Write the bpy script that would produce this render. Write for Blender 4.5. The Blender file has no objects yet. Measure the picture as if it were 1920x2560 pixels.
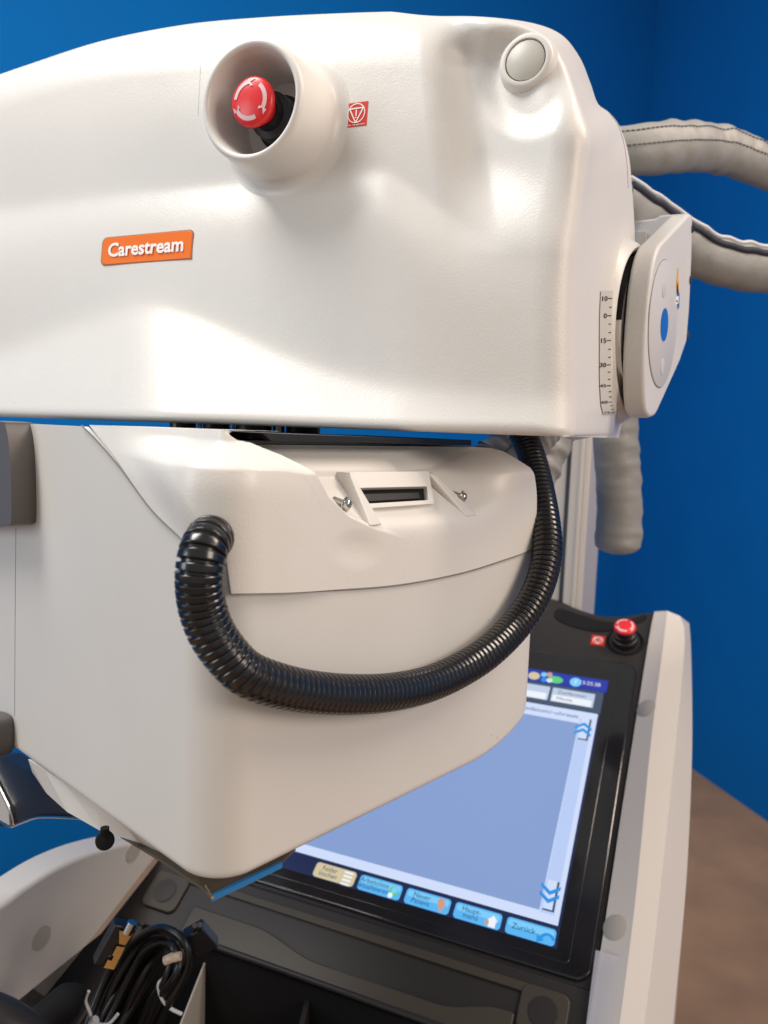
import bpy, math, random
import numpy as np
from mathutils import Vector, Matrix
random.seed(4); rng=np.random.RandomState(3)
C=bpy.context; S=C.scene; COL=S.collection
# ------------------------------------------------------------------ camera
FPX=1900.0; EYE=np.array([0,0,1.45]); PITCH=6.3; ROLL=2.0
def _R():
    p=math.radians(90-PITCH); r=math.radians(ROLL)
    Rx=np.array([[1,0,0],[0,math.cos(p),-math.sin(p)],[0,math.sin(p),math.cos(p)]])
    Rz=np.array([[math.cos(r),-math.sin(r),0],[math.sin(r),math.cos(r),0],[0,0,1]])
    return Rx@Rz
RC=_R()
def ray(x,y): return RC@np.array([(x-960)/FPX,(1280-y)/FPX,-1.0])
def rays(p):
    p=np.atleast_2d(np.asarray(p,float)); d=np.stack([(p[:,0]-960)/FPX,(1280-p[:,1])/FPX,-np.ones(len(p))],1)
    return d@RC.T
def proj(P):
    c=(np.asarray(P)-EYE)@RC
    return np.stack([960+FPX*c[...,0]/-c[...,2],1280-FPX*c[...,1]/-c[...,2]],-1)
def atY(x,y,Y): d=ray(x,y); return EYE+d*(Y/d[1])          # the point of a sight line at a given depth
def atZ(x,y,z): d=ray(x,y); return EYE+d*((z-EYE[2])/d[2])
cam=bpy.data.cameras.new('camera'); co=bpy.data.objects.new('camera',cam); COL.objects.link(co)
co.matrix_world=Matrix.Translation(EYE.tolist())@Matrix(RC.tolist()).to_4x4()
cam.sensor_fit='VERTICAL'; cam.sensor_height=32; cam.sensor_width=24; cam.lens=32*FPX/2560
cam.clip_start=.01; cam.clip_end=60
cam.dof.use_dof=True; cam.dof.focus_distance=.56; cam.dof.aperture_fstop=(cam.lens/1000)/.0034
S.camera=co
# ------------------------------------------------------------------ materials
def mat(name,col,rough=.5,metal=0,spec=.5,bump=None,var=0,coat=0,emit=None,trans=0,alpha=1,sheen=0,bump2=None,varscale=9):
    m=bpy.data.materials.new(name); m.use_nodes=True; nt=m.node_tree; b=nt.nodes['Principled BSDF']
    b.inputs['Base Color'].default_value=(*col,1); b.inputs['Roughness'].default_value=rough
    b.inputs['Metallic'].default_value=metal; b.inputs['Specular IOR Level'].default_value=spec
    b.inputs['Coat Weight'].default_value=coat; b.inputs['Coat Roughness'].default_value=.12
    b.inputs['Transmission Weight'].default_value=trans; b.inputs['Alpha'].default_value=alpha
    tc=nt.nodes.new('ShaderNodeTexCoord')
    if emit: b.inputs['Emission Color'].default_value=(*emit[0],1); b.inputs['Emission Strength'].default_value=emit[1]
    if var:
        n=nt.nodes.new('ShaderNodeTexNoise'); n.inputs['Scale'].default_value=varscale; n.inputs['Detail'].default_value=6
        nt.links.new(tc.outputs['Object'],n.inputs['Vector'])
        r=nt.nodes.new('ShaderNodeMapRange'); r.inputs[1].default_value=.3; r.inputs[2].default_value=.7; r.inputs[3].default_value=1-var; r.inputs[4].default_value=1+var
        nt.links.new(n.outputs['Fac'],r.inputs[0])
        h=nt.nodes.new('ShaderNodeHueSaturation'); h.inputs['Color'].default_value=(*col,1)
        nt.links.new(r.outputs[0],h.inputs['Value']); nt.links.new(h.outputs[0],b.inputs['Base Color'])
        r2=nt.nodes.new('ShaderNodeMapRange'); r2.inputs[1].default_value=.3; r2.inputs[2].default_value=.7; r2.inputs[3].default_value=rough*(1-var*2); r2.inputs[4].default_value=min(1,rough*(1+var*2))
        nt.links.new(n.outputs['Fac'],r2.inputs[0]); nt.links.new(r2.outputs[0],b.inputs['Roughness'])
    prev=None
    for bp in (bump,bump2):
        if not bp: continue
        n=nt.nodes.new('ShaderNodeTexNoise'); n.inputs['Scale'].default_value=bp[0]; n.inputs['Detail'].default_value=3
        nt.links.new(tc.outputs['Object'],n.inputs['Vector'])
        k=nt.nodes.new('ShaderNodeBump'); k.inputs['Strength'].default_value=bp[1]; k.inputs['Distance'].default_value=bp[2]
        nt.links.new(n.outputs['Fac'],k.inputs['Height'])
        if prev: nt.links.new(prev.outputs[0],k.inputs['Normal'])
        nt.links.new(k.outputs[0],b.inputs['Normal']); prev=k
    return m
M={}
M['head']=mat('textured_white_plastic',(.655,.637,.607),.37,bump=(650,.28,.0006),bump2=(40,.12,.002),var=.02)
M['coll']=mat('smooth_white_plastic',(.66,.64,.605),.42,bump=(500,.12,.0004),var=.02)
M['lid']=mat('moulded_white_plastic',(.71,.685,.645),.36,bump=(600,.25,.0005),bump2=(60,.08,.002),var=.02)
M['inner']=mat('collar_white_plastic',(.69,.67,.64),.38,bump=(500,.15,.0004))
M['plug']=mat('grey_beige_plastic',(.47,.45,.40),.42,bump=(600,.1,.0003))
M['black']=mat('black_plastic',(.012,.012,.014),.35)
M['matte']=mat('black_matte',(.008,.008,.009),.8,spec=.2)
M['seam']=mat('painted_seam_shadow',(.20,.19,.18),.8)  # dark grey strips painted for the shade in open joints and grooves
M['hose']=mat('glossy_black_nylon',(.007,.007,.009),.22,spec=.65)
M['red']=mat('red_plastic',(.72,.02,.025),.32,spec=.5)
M['arrow']=mat('pale_pink_print',(.75,.50,.52),.5)
M['sticker']=mat('red_sticker',(.62,.022,.012),.55,spec=.3)
M['white']=mat('white_print',(.85,.82,.80),.5)
M['orange']=mat('orange_resin_badge',(.78,.155,.004),.4,coat=.1,spec=.25)
M['badgeback']=mat('orange_badge_edge',(.25,.12,.08),.3)
M['label']=mat('clear_scale_film',(.52,.50,.46),.42)
M['ink']=mat('black_ink',(.02,.02,.02),.5)
M['metal']=mat('machined_steel',(.55,.53,.50),.22,metal=1,var=.1)
M['dmetal']=mat('dark_machined_metal',(.10,.09,.08),.35,metal=.8,var=.2,varscale=60)
M['yoke']=mat('painted_light_metal',(.62,.61,.59),.42,bump=(900,.5,.0006),var=.03)
M['yokesm']=mat('painted_light_cover',(.56,.55,.54),.42,bump=(700,.15,.0003))
M['blue_dot']=mat('blue_sticker',(.01,.13,.50),.4)
M['yellow']=mat('yellow_warning_print',(.85,.45,.03),.4)
M['greyh']=mat('dark_grey_handle_plastic',(.105,.095,.09),.45,bump=(500,.2,.0004))
M['sleeve']=mat('grey_vinyl_sleeve',(.265,.258,.24),.5,bump=(90,.3,.002),var=.05)
M['stitch']=mat('dark_grey_thread',(.10,.10,.10),.8)
M['zip']=mat('black_zip_tape',(.012,.015,.03),.7)
M['zipteeth']=mat('white_zip_piping',(.62,.62,.64),.6)
M['column']=mat('anodised_light_column',(.52,.48,.44),.35,var=.04,varscale=4)
M['columnd']=mat('column_groove_dark',(.04,.045,.05),.5)
M['shell']=mat('white_console_shell',(.60,.555,.505),.42,bump=(500,.1,.0004))
M['shellcap']=mat('grey_screw_cap',(.42,.38,.33),.5)
M['bezel']=mat('charcoal_console_plastic',(.020,.018,.018),.42,spec=.35,bump=(500,.15,.0003))
M['gloss']=mat('glossy_screen_bezel',(.008,.008,.010),.12,coat=.5)
M['tray']=mat('brown_grey_tray_plastic',(.045,.038,.030),.42,spec=.35)
M['bluep']=mat('blue_acrylic_edge',(.02,.22,.55),.3)
M['glass']=mat('smoked_acrylic',(.13,.105,.08),.2,alpha=.9)
M['film']=mat('clear_tape_film',(.48,.48,.52),.22,alpha=.75,bump=(40,.3,.002))
M['cable']=mat('black_cable_rubber',(.010,.009,.010),.38)
M['gold']=mat('gold_plated_metal',(.80,.60,.30),.25,metal=1)
M['tie']=mat('white_nylon_tie',(.62,.64,.64),.4)
M['wrap']=mat('beige_printed_tape',(.55,.42,.32),.6,var=.25,varscale=300)
M['wall']=mat('blue_wall_paint',(.0010,.160,.50),.85,spec=.15,bump=(120,.2,.001),var=.03,varscale=3)
M['floor']=mat('brown_floor_laminate',(.46,.27,.145),.5,var=.14,varscale=5)
M['notch']=mat('black_anodised_plate',(.010,.009,.009),.4)
def specks(m,scale,thr,dark):
    nt=m.node_tree; b=nt.nodes['Principled BSDF']; tc=nt.nodes.new('ShaderNodeTexCoord')
    v=nt.nodes.new('ShaderNodeTexVoronoi'); v.inputs['Scale'].default_value=scale; nt.links.new(tc.outputs['Object'],v.inputs['Vector'])
    n=nt.nodes.new('ShaderNodeTexNoise'); n.inputs['Scale'].default_value=scale*.45; nt.links.new(tc.outputs['Object'],n.inputs['Vector'])
    l=nt.nodes.new('ShaderNodeMath'); l.operation='LESS_THAN'; nt.links.new(v.outputs['Distance'],l.inputs[0]); l.inputs[1].default_value=.034
    g=nt.nodes.new('ShaderNodeMath'); g.operation='GREATER_THAN'; nt.links.new(n.outputs['Fac'],g.inputs[0]); g.inputs[1].default_value=thr
    k=nt.nodes.new('ShaderNodeMath'); k.operation='MULTIPLY'; nt.links.new(l.outputs[0],k.inputs[0]); nt.links.new(g.outputs[0],k.inputs[1])
    mx=nt.nodes.new('ShaderNodeMix'); mx.data_type='RGBA'; src=b.inputs['Base Color'].links[0].from_socket
    nt.links.new(k.outputs[0],mx.inputs['Factor']); nt.links.new(src,mx.inputs['A']); mx.inputs['B'].default_value=(*dark,1); nt.links.new(mx.outputs['Result'],b.inputs['Base Color'])
specks(M['head'],62,.62,(.30,.27,.23)); specks(M['coll'],50,.62,(.34,.30,.25)); specks(M['lid'],60,.60,(.32,.28,.24))
def em(name,c,s): return mat(name,(0.01,0.01,0.01),.25,emit=(c,s))
M['s_list']=em('screen_blue_grey',(.245,.36,.66),.95)
M['s_bar']=em('screen_pale_bar',(.48,.60,.90),1.0)
M['s_frame']=em('screen_pale_frame',(.62,.72,.96),1.0)
M['s_title']=em('screen_title_blue',(.010,.035,.42),.9)
M['s_head']=em('screen_slate',(.065,.10,.17),.8)
M['s_field']=em('screen_field',(.58,.68,.88),.9)
M['s_cyan']=em('screen_button_cyan',(.10,.46,.88),1.0)
M['s_cyanl']=em('screen_button_light',(.20,.60,.95),1.0)
M['s_ink']=em('screen_text_ink',(.02,.07,.20),.8)
M['s_cream']=em('screen_button_cream',(.72,.62,.38),.9)
M['s_white']=em('screen_white',(.85,.88,.95),1.0)
M['s_orange']=em('screen_orange',(.62,.33,.22),1.0)
M['s_green']=em('screen_green',(.10,.60,.20),1.0)
M['s_arrow']=em('screen_arrow_blue',(.02,.28,.75),1.0)
M['s_navy']=em('screen_navy_strip',(.008,.022,.10),.7)
# ------------------------------------------------------------------ mesh helpers
class MB:
    def __init__(s): s.v=[];s.f=[];s.m=[];s.mats=[];s.sm=[]
    def mi(s,k):
        if k not in s.mats: s.mats.append(k)
        return s.mats.index(k)
    def add(s,v,f,m,smooth=True):
        o=len(s.v); s.v+= [tuple(map(float,p)) for p in v]; i=s.mi(m)
        for q in f: s.f.append(tuple(int(a)+o for a in q)); s.m.append(i); s.sm.append(smooth)
    def grid(s,P,m,flip=False,closed=False):
        n,k=P.shape[:2]; f=[]
        for i in range(n-1):
            for j in range(k if closed else k-1):
                j2=(j+1)%k; q=(i*k+j,i*k+j2,(i+1)*k+j2,(i+1)*k+j)
                f.append(q[::-1] if flip else q)
        s.add(P.reshape(-1,3),f,m)
    def prism(s,pts,pl,n0,n1,m,smooth=False,pts0=None):
        n=len(pts); a=[pl.P(p[0],p[1],n1) for p in pts]; q=pts0 if pts0 is not None else pts
        b=[pl.P(p[0],p[1],n0) for p in q]
        ar=sum(pts[i][0]*pts[(i+1)%n][1]-pts[(i+1)%n][0]*pts[i][1] for i in range(n))
        f=[tuple(range(n)),tuple(range(2*n-1,n-1,-1))]+[(i,i+n,(i+1)%n+n,(i+1)%n) for i in range(n)]
        if (ar<0)!=pl.flip: f=[x[::-1] for x in f]
        s.add(a+b,f,m,smooth)
    def tube(s,path,r,m,seg=12,cap=True,sq=(1,1),up=None):
        path=np.asarray(path,float); n=len(path); r=np.ones(n)*r if np.isscalar(r) else np.asarray(r)
        T=np.gradient(path,axis=0); T/=np.linalg.norm(T,axis=1)[:,None]+1e-12
        u=np.array(up if up is not None else ([0,0,1] if abs(T[0][2])<.9 else [1,0,0]),float)
        P=np.zeros((n,seg,3)); a=np.linspace(0,2*np.pi,seg,endpoint=False)
        for i in range(n):
            u=u-T[i]*(u@T[i]); u/=np.linalg.norm(u); w=np.cross(T[i],u)
            P[i]=path[i]+r[i]*(np.outer(np.cos(a)*sq[0],u)+np.outer(np.sin(a)*sq[1],w))
        s.grid(P,m,closed=True,flip=True)
        if cap:
            s.add(P[0],[tuple(range(seg))],m); s.add(P[-1],[tuple(range(seg-1,-1,-1))],m)
        return P
    def lathe(s,o,ax,prof,m,seg=48,flip=False):
        o=np.asarray(o,float); ax=np.asarray(ax,float); ax=ax/np.linalg.norm(ax)
        u=np.cross(ax,[0,0,1]) if abs(ax[2])<.9 else np.cross(ax,[1,0,0]); u/=np.linalg.norm(u); w=np.cross(ax,u)
        a=np.linspace(0,2*np.pi,seg,endpoint=False)
        P=np.array([[o+ax*h+r*(math.cos(t)*u+math.sin(t)*w) for t in a] for r,h in prof])
        q=np.array(prof,float); dd=np.diff(q,axis=0); i0=0
        for i in range(1,len(dd)):
            c=(dd[i]@dd[i-1])/(np.linalg.norm(dd[i])*np.linalg.norm(dd[i-1])+1e-12)
            if c<.72: s.grid(P[i0:i+1],m,closed=True,flip=flip); i0=i
        s.grid(P[i0:],m,closed=True,flip=flip)
    def text(s,body,m,fn,h=1,cx=0,cy=0,bold=0,anchor='C',sx=1,thick=0):
        c=bpy.data.curves.new('t','FONT'); c.body=body; c.size=1; c.offset=bold; c.resolution_u=3
        c.align_x='CENTER' if anchor=='C' else ('LEFT' if anchor=='L' else 'RIGHT')
        o=bpy.data.objects.new('t',c); me=bpy.data.meshes.new_from_object(o)
        v=[fn(cx+p.co.x*h*sx,cy+p.co.y*h) for p in me.vertices]
        s.add(v,[tuple(p.vertices) for p in me.polygons],m,False)
        bpy.data.objects.remove(o); bpy.data.curves.remove(c); bpy.data.meshes.remove(me)
    def build(s,name,parent=None,bevel=0,seg=3,label=None):
        me=bpy.data.meshes.new(name); me.from_pydata(s.v,[],s.f)
        for k in s.mats: me.materials.append(M[k])
        me.polygons.foreach_set('material_index',s.m); me.polygons.foreach_set('use_smooth',[bool(x) or bevel>0 for x in s.sm]); me.update()
        o=bpy.data.objects.new(name,me); COL.objects.link(o)
        if parent is not None:
            o.parent=parent; o.matrix_parent_inverse=W[parent.name].inverted() if parent.name in W else Matrix.Identity(4)
        if bevel>0:
            b=o.modifiers.new('bevel','BEVEL'); b.width=bevel; b.segments=seg; b.limit_method='ANGLE'; b.angle_limit=math.radians(35); b.harden_normals=True
        if label: o['label']=label
        return o
W={}
def thing(name,label,cat,loc,group=None):
    o=bpy.data.objects.new(name,None); COL.objects.link(o); o.location=[float(x) for x in loc]; o.empty_display_size=.02
    W[o.name]=Matrix.Translation(o.location); o['label']=label; o['category']=cat
    if group:o['group']=group
    return o
def tag(o,label,cat,group=None):
    o['label']=label; o['category']=cat
    if group:o['group']=group
    return o
class Plane:
    def __init__(s,o,u,v,flip=False):
        s.o=np.asarray(o,float); s.u=np.asarray(u,float)/np.linalg.norm(u); v=np.asarray(v,float)
        v=v-s.u*(v@s.u); s.v=v/np.linalg.norm(v); s.n=np.cross(s.u,s.v); s.flip=flip
    def P(s,a,b,n=0): return s.o+s.u*a+s.v*b+s.n*n
    def hit(s,x,y,n=0):
        d=ray(x,y); q=EYE+d*(((s.o+s.n*n-EYE)@s.n)/(d@s.n))-s.o; return (q@s.u,q@s.v)
    def hits(s,pts,n=0): return [s.hit(p[0],p[1],n) for p in pts]
    def W(s,x,y,n=0): a,b=s.hit(x,y,n); return s.P(a,b,n)
def cr(pts,n=16,closed=False):
    p=np.asarray(pts,float); m=len(p); out=[]
    for i in range(m if closed else m-1):
        if closed: a,b,c,d=p[(i-1)%m],p[i],p[(i+1)%m],p[(i+2)%m]
        else: a,b,c,d=p[max(i-1,0)],p[i],p[i+1],p[min(i+2,m-1)]
        for t in np.linspace(0,1,n,endpoint=False):
            out.append(.5*((2*b)+(c-a)*t+(2*a-5*b+4*c-d)*t*t+(-a+3*b-3*c+d)*t**3))
    if not closed: out.append(p[-1])
    return np.array(out)
def resample(p,n,ds=None):
    p=np.asarray(p,float); L=np.r_[0,np.cumsum(np.linalg.norm(np.diff(p,axis=0),axis=1))]
    t=np.linspace(0,L[-1],n); return np.stack([np.interp(t,L,p[:,k]) for k in range(p.shape[1])],1)
def arc(p,n): return resample(cr(p,16),n)
def coons(B,T,L,R,tt=None):
    """B,T: n pts left to right; L,R: m pts bottom to top -> [m,n,k]"""
    n=len(B); m=len(L); s=np.linspace(0,1,n)[None,:,None]; t=(np.linspace(0,1,m) if tt is None else tt)[:,None,None]
    return (1-t)*B[None]+t*T[None]+(1-s)*L[:,None]+s*R[:,None]-((1-s)*(1-t)*B[0]+s*(1-t)*B[-1]+(1-s)*t*T[0]+s*t*T[-1])
def ss(x,a,b): t=np.clip((x-a)/(b-a),0,1); return t*t*(3-2*t)
def sr(x,w): return w*np.logaddexp(0,x/w)
def ip(x,xs,ys,blur=0):
    if blur: return sum(np.interp(x+k*blur,xs,ys) for k in (-1,-.6,-.3,0,.3,.6,1))/7
    return np.interp(x,xs,ys)
def pdist(P,poly):
    out=np.full(len(P),1e9)
    for i in range(len(poly)-1):
        a,b=poly[i],poly[i+1]; d=b-a; L=d@d+1e-18
        t=np.clip(((P-a)@d)/L,0,1); out=np.minimum(out,np.linalg.norm(P-a-t[:,None]*d,axis=1))
    return out
def edge(d,R,D): q=1-np.clip(d/R,0,1); return D*(1-np.sqrt(np.clip(1-q*q,0,1)))
def rrect(x0,y0,x1,y1,r,k=5):
    o=[]
    for cx,cy,a in ((x1-r,y0+r,-90),(x1-r,y1-r,0),(x0+r,y1-r,90),(x0+r,y0+r,180)):
        for i in range(k+1):
            t=math.radians(a+90*i/k); o.append((cx+r*math.cos(t),cy+r*math.sin(t)))
    return o
def circ(cx,cy,r,n=32,ry=None): return [(cx+r*math.cos(2*math.pi*i/n),cy+(ry or r)*math.sin(2*math.pi*i/n)) for i in range(n)]
YAW=math.radians(23); A=np.array([math.cos(YAW),-math.sin(YAW),0]); B=np.array([math.sin(YAW),math.cos(YAW),0]); Z=np.array([0,0,1.0])
# ------------------------------------------------------------------ room
_c=atZ(1522,1776,0)[:2]; _a=atZ(1920,2055,0)[:2]; _b=atZ(-60,2262,0)[:2]; cpt=_c
d1=(_a-_c)/np.linalg.norm(_a-_c); d2=(_b-_c)/np.linalg.norm(_b-_c); print('walls',cpt,d1,d2)
def wallbox(name,p,d,L,nrm):
    mb=MB(); a=np.array([p[0],p[1],0]); b=a+np.array([d[0],d[1],0])*L; t=np.array([nrm[0],nrm[1],0])*.12
    up=np.array([0,0,5.4]); v=[a,b,b+up,a+up,a+t,b+t,b+t+up,a+t+up]
    mb.add(v,[(0,1,2,3),(5,4,7,6),(3,2,6,7),(1,0,4,5),(0,3,7,4),(2,1,5,6)],'wall',False)
    o=mb.build(name); o['kind']='structure'; return o
wallbox('wall_right',cpt,d1,3.4,(-d1[1],d1[0]))
wallbox('wall_back',cpt,d2,5.5,(d2[1],-d2[0]))
mb=MB(); mb.add([(-7,-3,0),(5,-3,0),(5,7,0),(-7,7,0)],[(0,1,2,3)],'floor',False); o=mb.build('floor'); o['kind']='structure'
# scuff on the back wall
# ------------------------------------------------------------------ x-ray tube head
HP=Plane(atY(1440,1088,.55),A,Z)      # normal points to the viewer
DT,RT=.055,.065; DR,RR=.022,.028; DB,RB=.010,.010
def FH(px,py):
    X,Y=px,py
    yk=ip(X,[-200,0,180,370,520,700,900,1100,1440],[960,890,815,745,795,880,948,985,1000],62)
    h=.00021*sr(Y-yk,15)*(1-.6*ss(X,900,1400))
    yc=ip(X,[-200,0,300,600,800,960,1150,1300],[540,528,482,455,430,425,560,640],25)
    wl=1-ss(X,980,1440)
    h+=wl*.00019*(sr(Y-yc,10)-sr(Y-yc-90,45))
    xv=ip(Y,[0,100,300,560,700],[1090,1105,1120,1158,1170])
    Am=.027*ss(Y,640,380)*1.0
    Am=Am*ss(Y,35,170)
    h-=Am*(ss(X,xv-60,xv+90)-.75*ss(X,xv+60,xv+320))
    r=np.sqrt(((X-1318)/118)**2+((Y-190)/150)**2)
    h-=.0065*(1-ss(r,.60,1.15))
    h-=.010*ss(Y,420,60)**1.5          # leans back towards the top
    h-=.012*ss(X,500,-300)
    h-=.010*ss(np.abs(Y-820),140,0)*ss(X,900,1200)*0
    return h
def uw(px,h): return np.array([HP.hit(p[0],p[1],hh) for p,hh in zip(px,h)])
topP=arc([(-160,292),(-60,236),(0,210),(120,168),(300,112),(500,75),(700,57),(900,47),(1050,43),(1190,46)],360)
botP=arc([(-160,1036),(0,1042),(700,1066),(1300,1088),(1425,1092)],360)
rigP=arc([(1425,1092),(1440,1075),(1441,950),(1441,800),(1445,650),(1455,520),(1468,430),(1478,350),(1462,290),(1438,225),(1412,155),(1375,100),(1310,64),(1190,46)],240)
lefP=arc([(-160,1036),(-160,292)],240)
Bt=uw(botP,FH(botP[:,0],botP[:,1])-DB); Tt=uw(topP,FH(topP[:,0],topP[:,1])-DT)
dr=np.linspace(0,1,240); DRv=DR+(DT-DR)*ss(dr,.9,1.0)
Rt=uw(rigP,FH(rigP[:,0],rigP[:,1])-DRv); Rt[0]=Bt[-1]; Rt[-1]=Tt[-1]
Lt=uw(lefP,lefP[:,0]*0); Lt[0]=Bt[0]; Lt[-1]=Tt[0]
Lt=resample(np.array([Bt[0],Tt[0]]),240)
def _sm(e,k=8):
    e=e.copy(); p=np.r_[np.full(k,e[0]),e,np.full(k,e[-1])]; return np.convolve(p,np.ones(2*k+1)/(2*k+1),'valid')
eTt=_sm((DT**3+edge(pdist(Tt,Rt[::2]),RR,DR)**3)**(1/3.)); eRt=_sm((DR**3+edge(pdist(Rt,Tt[::3]),RT,DT)**3+edge(pdist(Rt,Bt[::6]),RB,DB)**3)**(1/3.))
Tt=uw(topP,FH(topP[:,0],topP[:,1])-eTt); Rt=uw(rigP,FH(rigP[:,0],rigP[:,1])-eRt); Rt[0]=Bt[-1]; Rt[-1]=Tt[-1]
Lt=resample(np.array([Bt[0],Tt[0]]),240)
G=coons(Bt,Tt,Lt,Rt)
def HH(q):
    q=np.atleast_2d(q); eT=edge(pdist(q,Tt[::3]),RT,DT); eR=edge(pdist(q,Rt[::2]),RR,DR); eB=edge(pdist(q,Bt[::6]),RB,DB)
    e=(eT**3+eR**3+eB**3)**(1/3.)
    base=HP.o+q[:,:1]*HP.u+q[:,1:]*HP.v; h=np.zeros(len(q))
    for _ in range(5):
        pp=proj(base+h[:,None]*HP.n); h=FH(pp[:,0],pp[:,1])-e
    return h
def head_pt(px,py,eps=0):
    h=0
    for _ in range(8):
        a=HP.hit(px,py,h); h=float(HH([a])[0])
    return a,h
def head_fn(a0,eps):
    """(x,y) metres round a0 -> point lying on the head's surface"""
    cache={}
    def fn(x,y):
        q=(a0[0]+x,a0[1]+y); h=float(HH([q])[0])+eps
        return HP.P(q[0],q[1],h)
    return fn
g=G.reshape(-1,2); hh=HH(g); P=(HP.o+g[:,:1]*HP.u+g[:,1:]*HP.v+hh[:,None]*HP.n).reshape(240,360,3)
for _ in range(220):
    sub=P[190:,300:]; n_=sub.copy(); n_[1:-1,1:-1]=(sub[:-2,1:-1]+sub[2:,1:-1]+sub[1:-1,:-2]+sub[1:-1,2:])/4
    n_[-1,1:-1]=(sub[-1,:-2]+sub[-1,2:])/2; n_[1:-1,-1]=(sub[:-2,-1]+sub[2:,-1])/2; n_[-1,-1]=(sub[-1,-2]+sub[-2,-1])/2
    wy=ss(np.arange(sub.shape[0]),8,40)[:,None,None]; wx=ss(np.arange(sub.shape[1]),8,44)[None,:,None]; k_=wy*wx*.8
    P[190:,300:]=sub*(1-k_)+n_*k_
head=thing('xray_tube_head','large white moulded x-ray tube head with red stop button and orange badge','x-ray tube head',HP.P(-.3,0,-.1))
mb=MB(); mb.grid(P,'head')
# sides: loft from the front rim to the rear outline
DBK=.235
rb_px=arc([(1548,1094),(1549,1085),(1560,1040),(1574,1000),(1588,850),(1590,700),(1586,560),(1580,470),(1572,390),(1552,322),(1522,280),(1488,256),(1470,205),(1442,140),(1392,84),(1310,56),(1190,46)],240)
rbk=np.array([HP.P(*HP.hit(p[0],p[1],-DBK),-DBK) for p in rb_px])
rfr=P[:,-1]
# side bulges: keep near the front silhouette at the top, reach back lower down
tk=np.linspace(0,1,40)
Lf=np.array([rfr*(1-t)+rbk*t for t in tk])
bulge=.006*np.sin(np.pi*tk)**1*1.0
Lf=Lf+bulge[:,None,None]*A[None,None]
mb.grid(Lf,'head',flip=True)
tfr=P[-1]; tbk=tfr-HP.n*(DBK-.05)-Z*.045
w_=np.linspace(0,1,360)[:,None]**6; tbk=tbk*(1-w_)+(rbk[-1])*w_
Lf2=np.array([tfr*(1-t)+tbk*t for t in np.linspace(0,1,12)]); mb.grid(Lf2,'head')
bfr=P[0]; bbk=bfr-HP.n*DBK+Z*.0
bbk=bbk*(1-w_)+rbk[0]*w_
Lf3=np.array([bfr*(1-t)+bbk*t for t in np.linspace(0,1,6)]); mb.grid(Lf3,'head',flip=True)
# rear wall
n=len(rbk); loop=list(bbk)+list(rbk[1:-1])+list(tbk[::-1])
mb.add(loop,[tuple(range(len(loop)))[::-1]],'head',False)
mb.build('housing',head)
# seams of the housing (open joints seen as thin lines)
def seam(px_pts,surf,r=.0004,n=80,m='seam',name='seam',parent=None):
    q=arc(px_pts,n); mb=MB(); mb.tube([surf(p[0],p[1]) for p in q],r,m,6); return mb.build(name,parent)
def on_head(x,y):
    a,h=head_pt(x,y); return HP.P(a[0],a[1],h-.0001)
seam([(505,112),(501,180),(495,290)],on_head,.00022,20,parent=head)
# side seam follows the side face
def side_pt(i,t): 
    k=int(round(i)); return Lf[int(t*39),min(239,max(0,k))]
mb=MB(); idx=np.linspace(118,215,60); mb.tube([side_pt(i,.80) + (Lf[31,int(i)]-Lf[28,int(i)])*0 + A*.0001 for i in idx],.00035,'seam',6); mb.build('seam',head)
# stop button in its guard collar
Ls=.052
O=HP.hit(636,258,FH(636,258)+Ls-.005); h0=float(HH([O])[0])
Bc=HP.P(O[0],O[1],h0); Nn=HP.n
axs=Nn
Ls=.052
r1=.0435
mb=MB(); mb.lathe(Bc,axs,[(r1+.0056,-.02),(r1+.0052,.004),(r1+.0046,.013),(r1+.0032,.022),(r1+.001,Ls-.006),(r1+.0005,Ls-.003),(r1-.0008,Ls-.0006),(r1-.0025,Ls),(r1-.0042,Ls-.0007),(r1-.0055,Ls-.003),(r1-.0072,Ls-.02),(r1-.0095,-.006),(r1-.011,-.010),(.0,-.011)],'inner',96)
NT,NK=96,14; fr=.013
ang_=np.linspace(0,2*np.pi,NT,endpoint=False); rr_=r1+.0042+fr*(1-np.cos(np.linspace(0,np.pi/2,NK)))
qq=np.array([[ (O[0]+r_*math.cos(t),O[1]+r_*math.sin(t)) for t in ang_] for r_ in rr_]).reshape(-1,2)
hq=HH(qq).reshape(NK,NT); ff=fr*(1-np.sin(np.linspace(0,np.pi/2,NK)))
hq=hq+ff[:,None]-.0002-.0006*(np.arange(NK)==NK-1)[:,None]
Vf=(HP.o+qq[:,:1]*HP.u+qq[:,1:]*HP.v+hq.reshape(-1,1)*HP.n).reshape(NK,NT,3)
mb.grid(Vf,'head',closed=True)
mb.build('button_guard',head)
mb=MB(); mb.lathe(Bc-axs*.0104,axs,[(.0245,-.001),(.0245,.0022),(.0238,.003),(.0215,.003)],'coll',64)
mb.build('mounting_ring',head)
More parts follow.
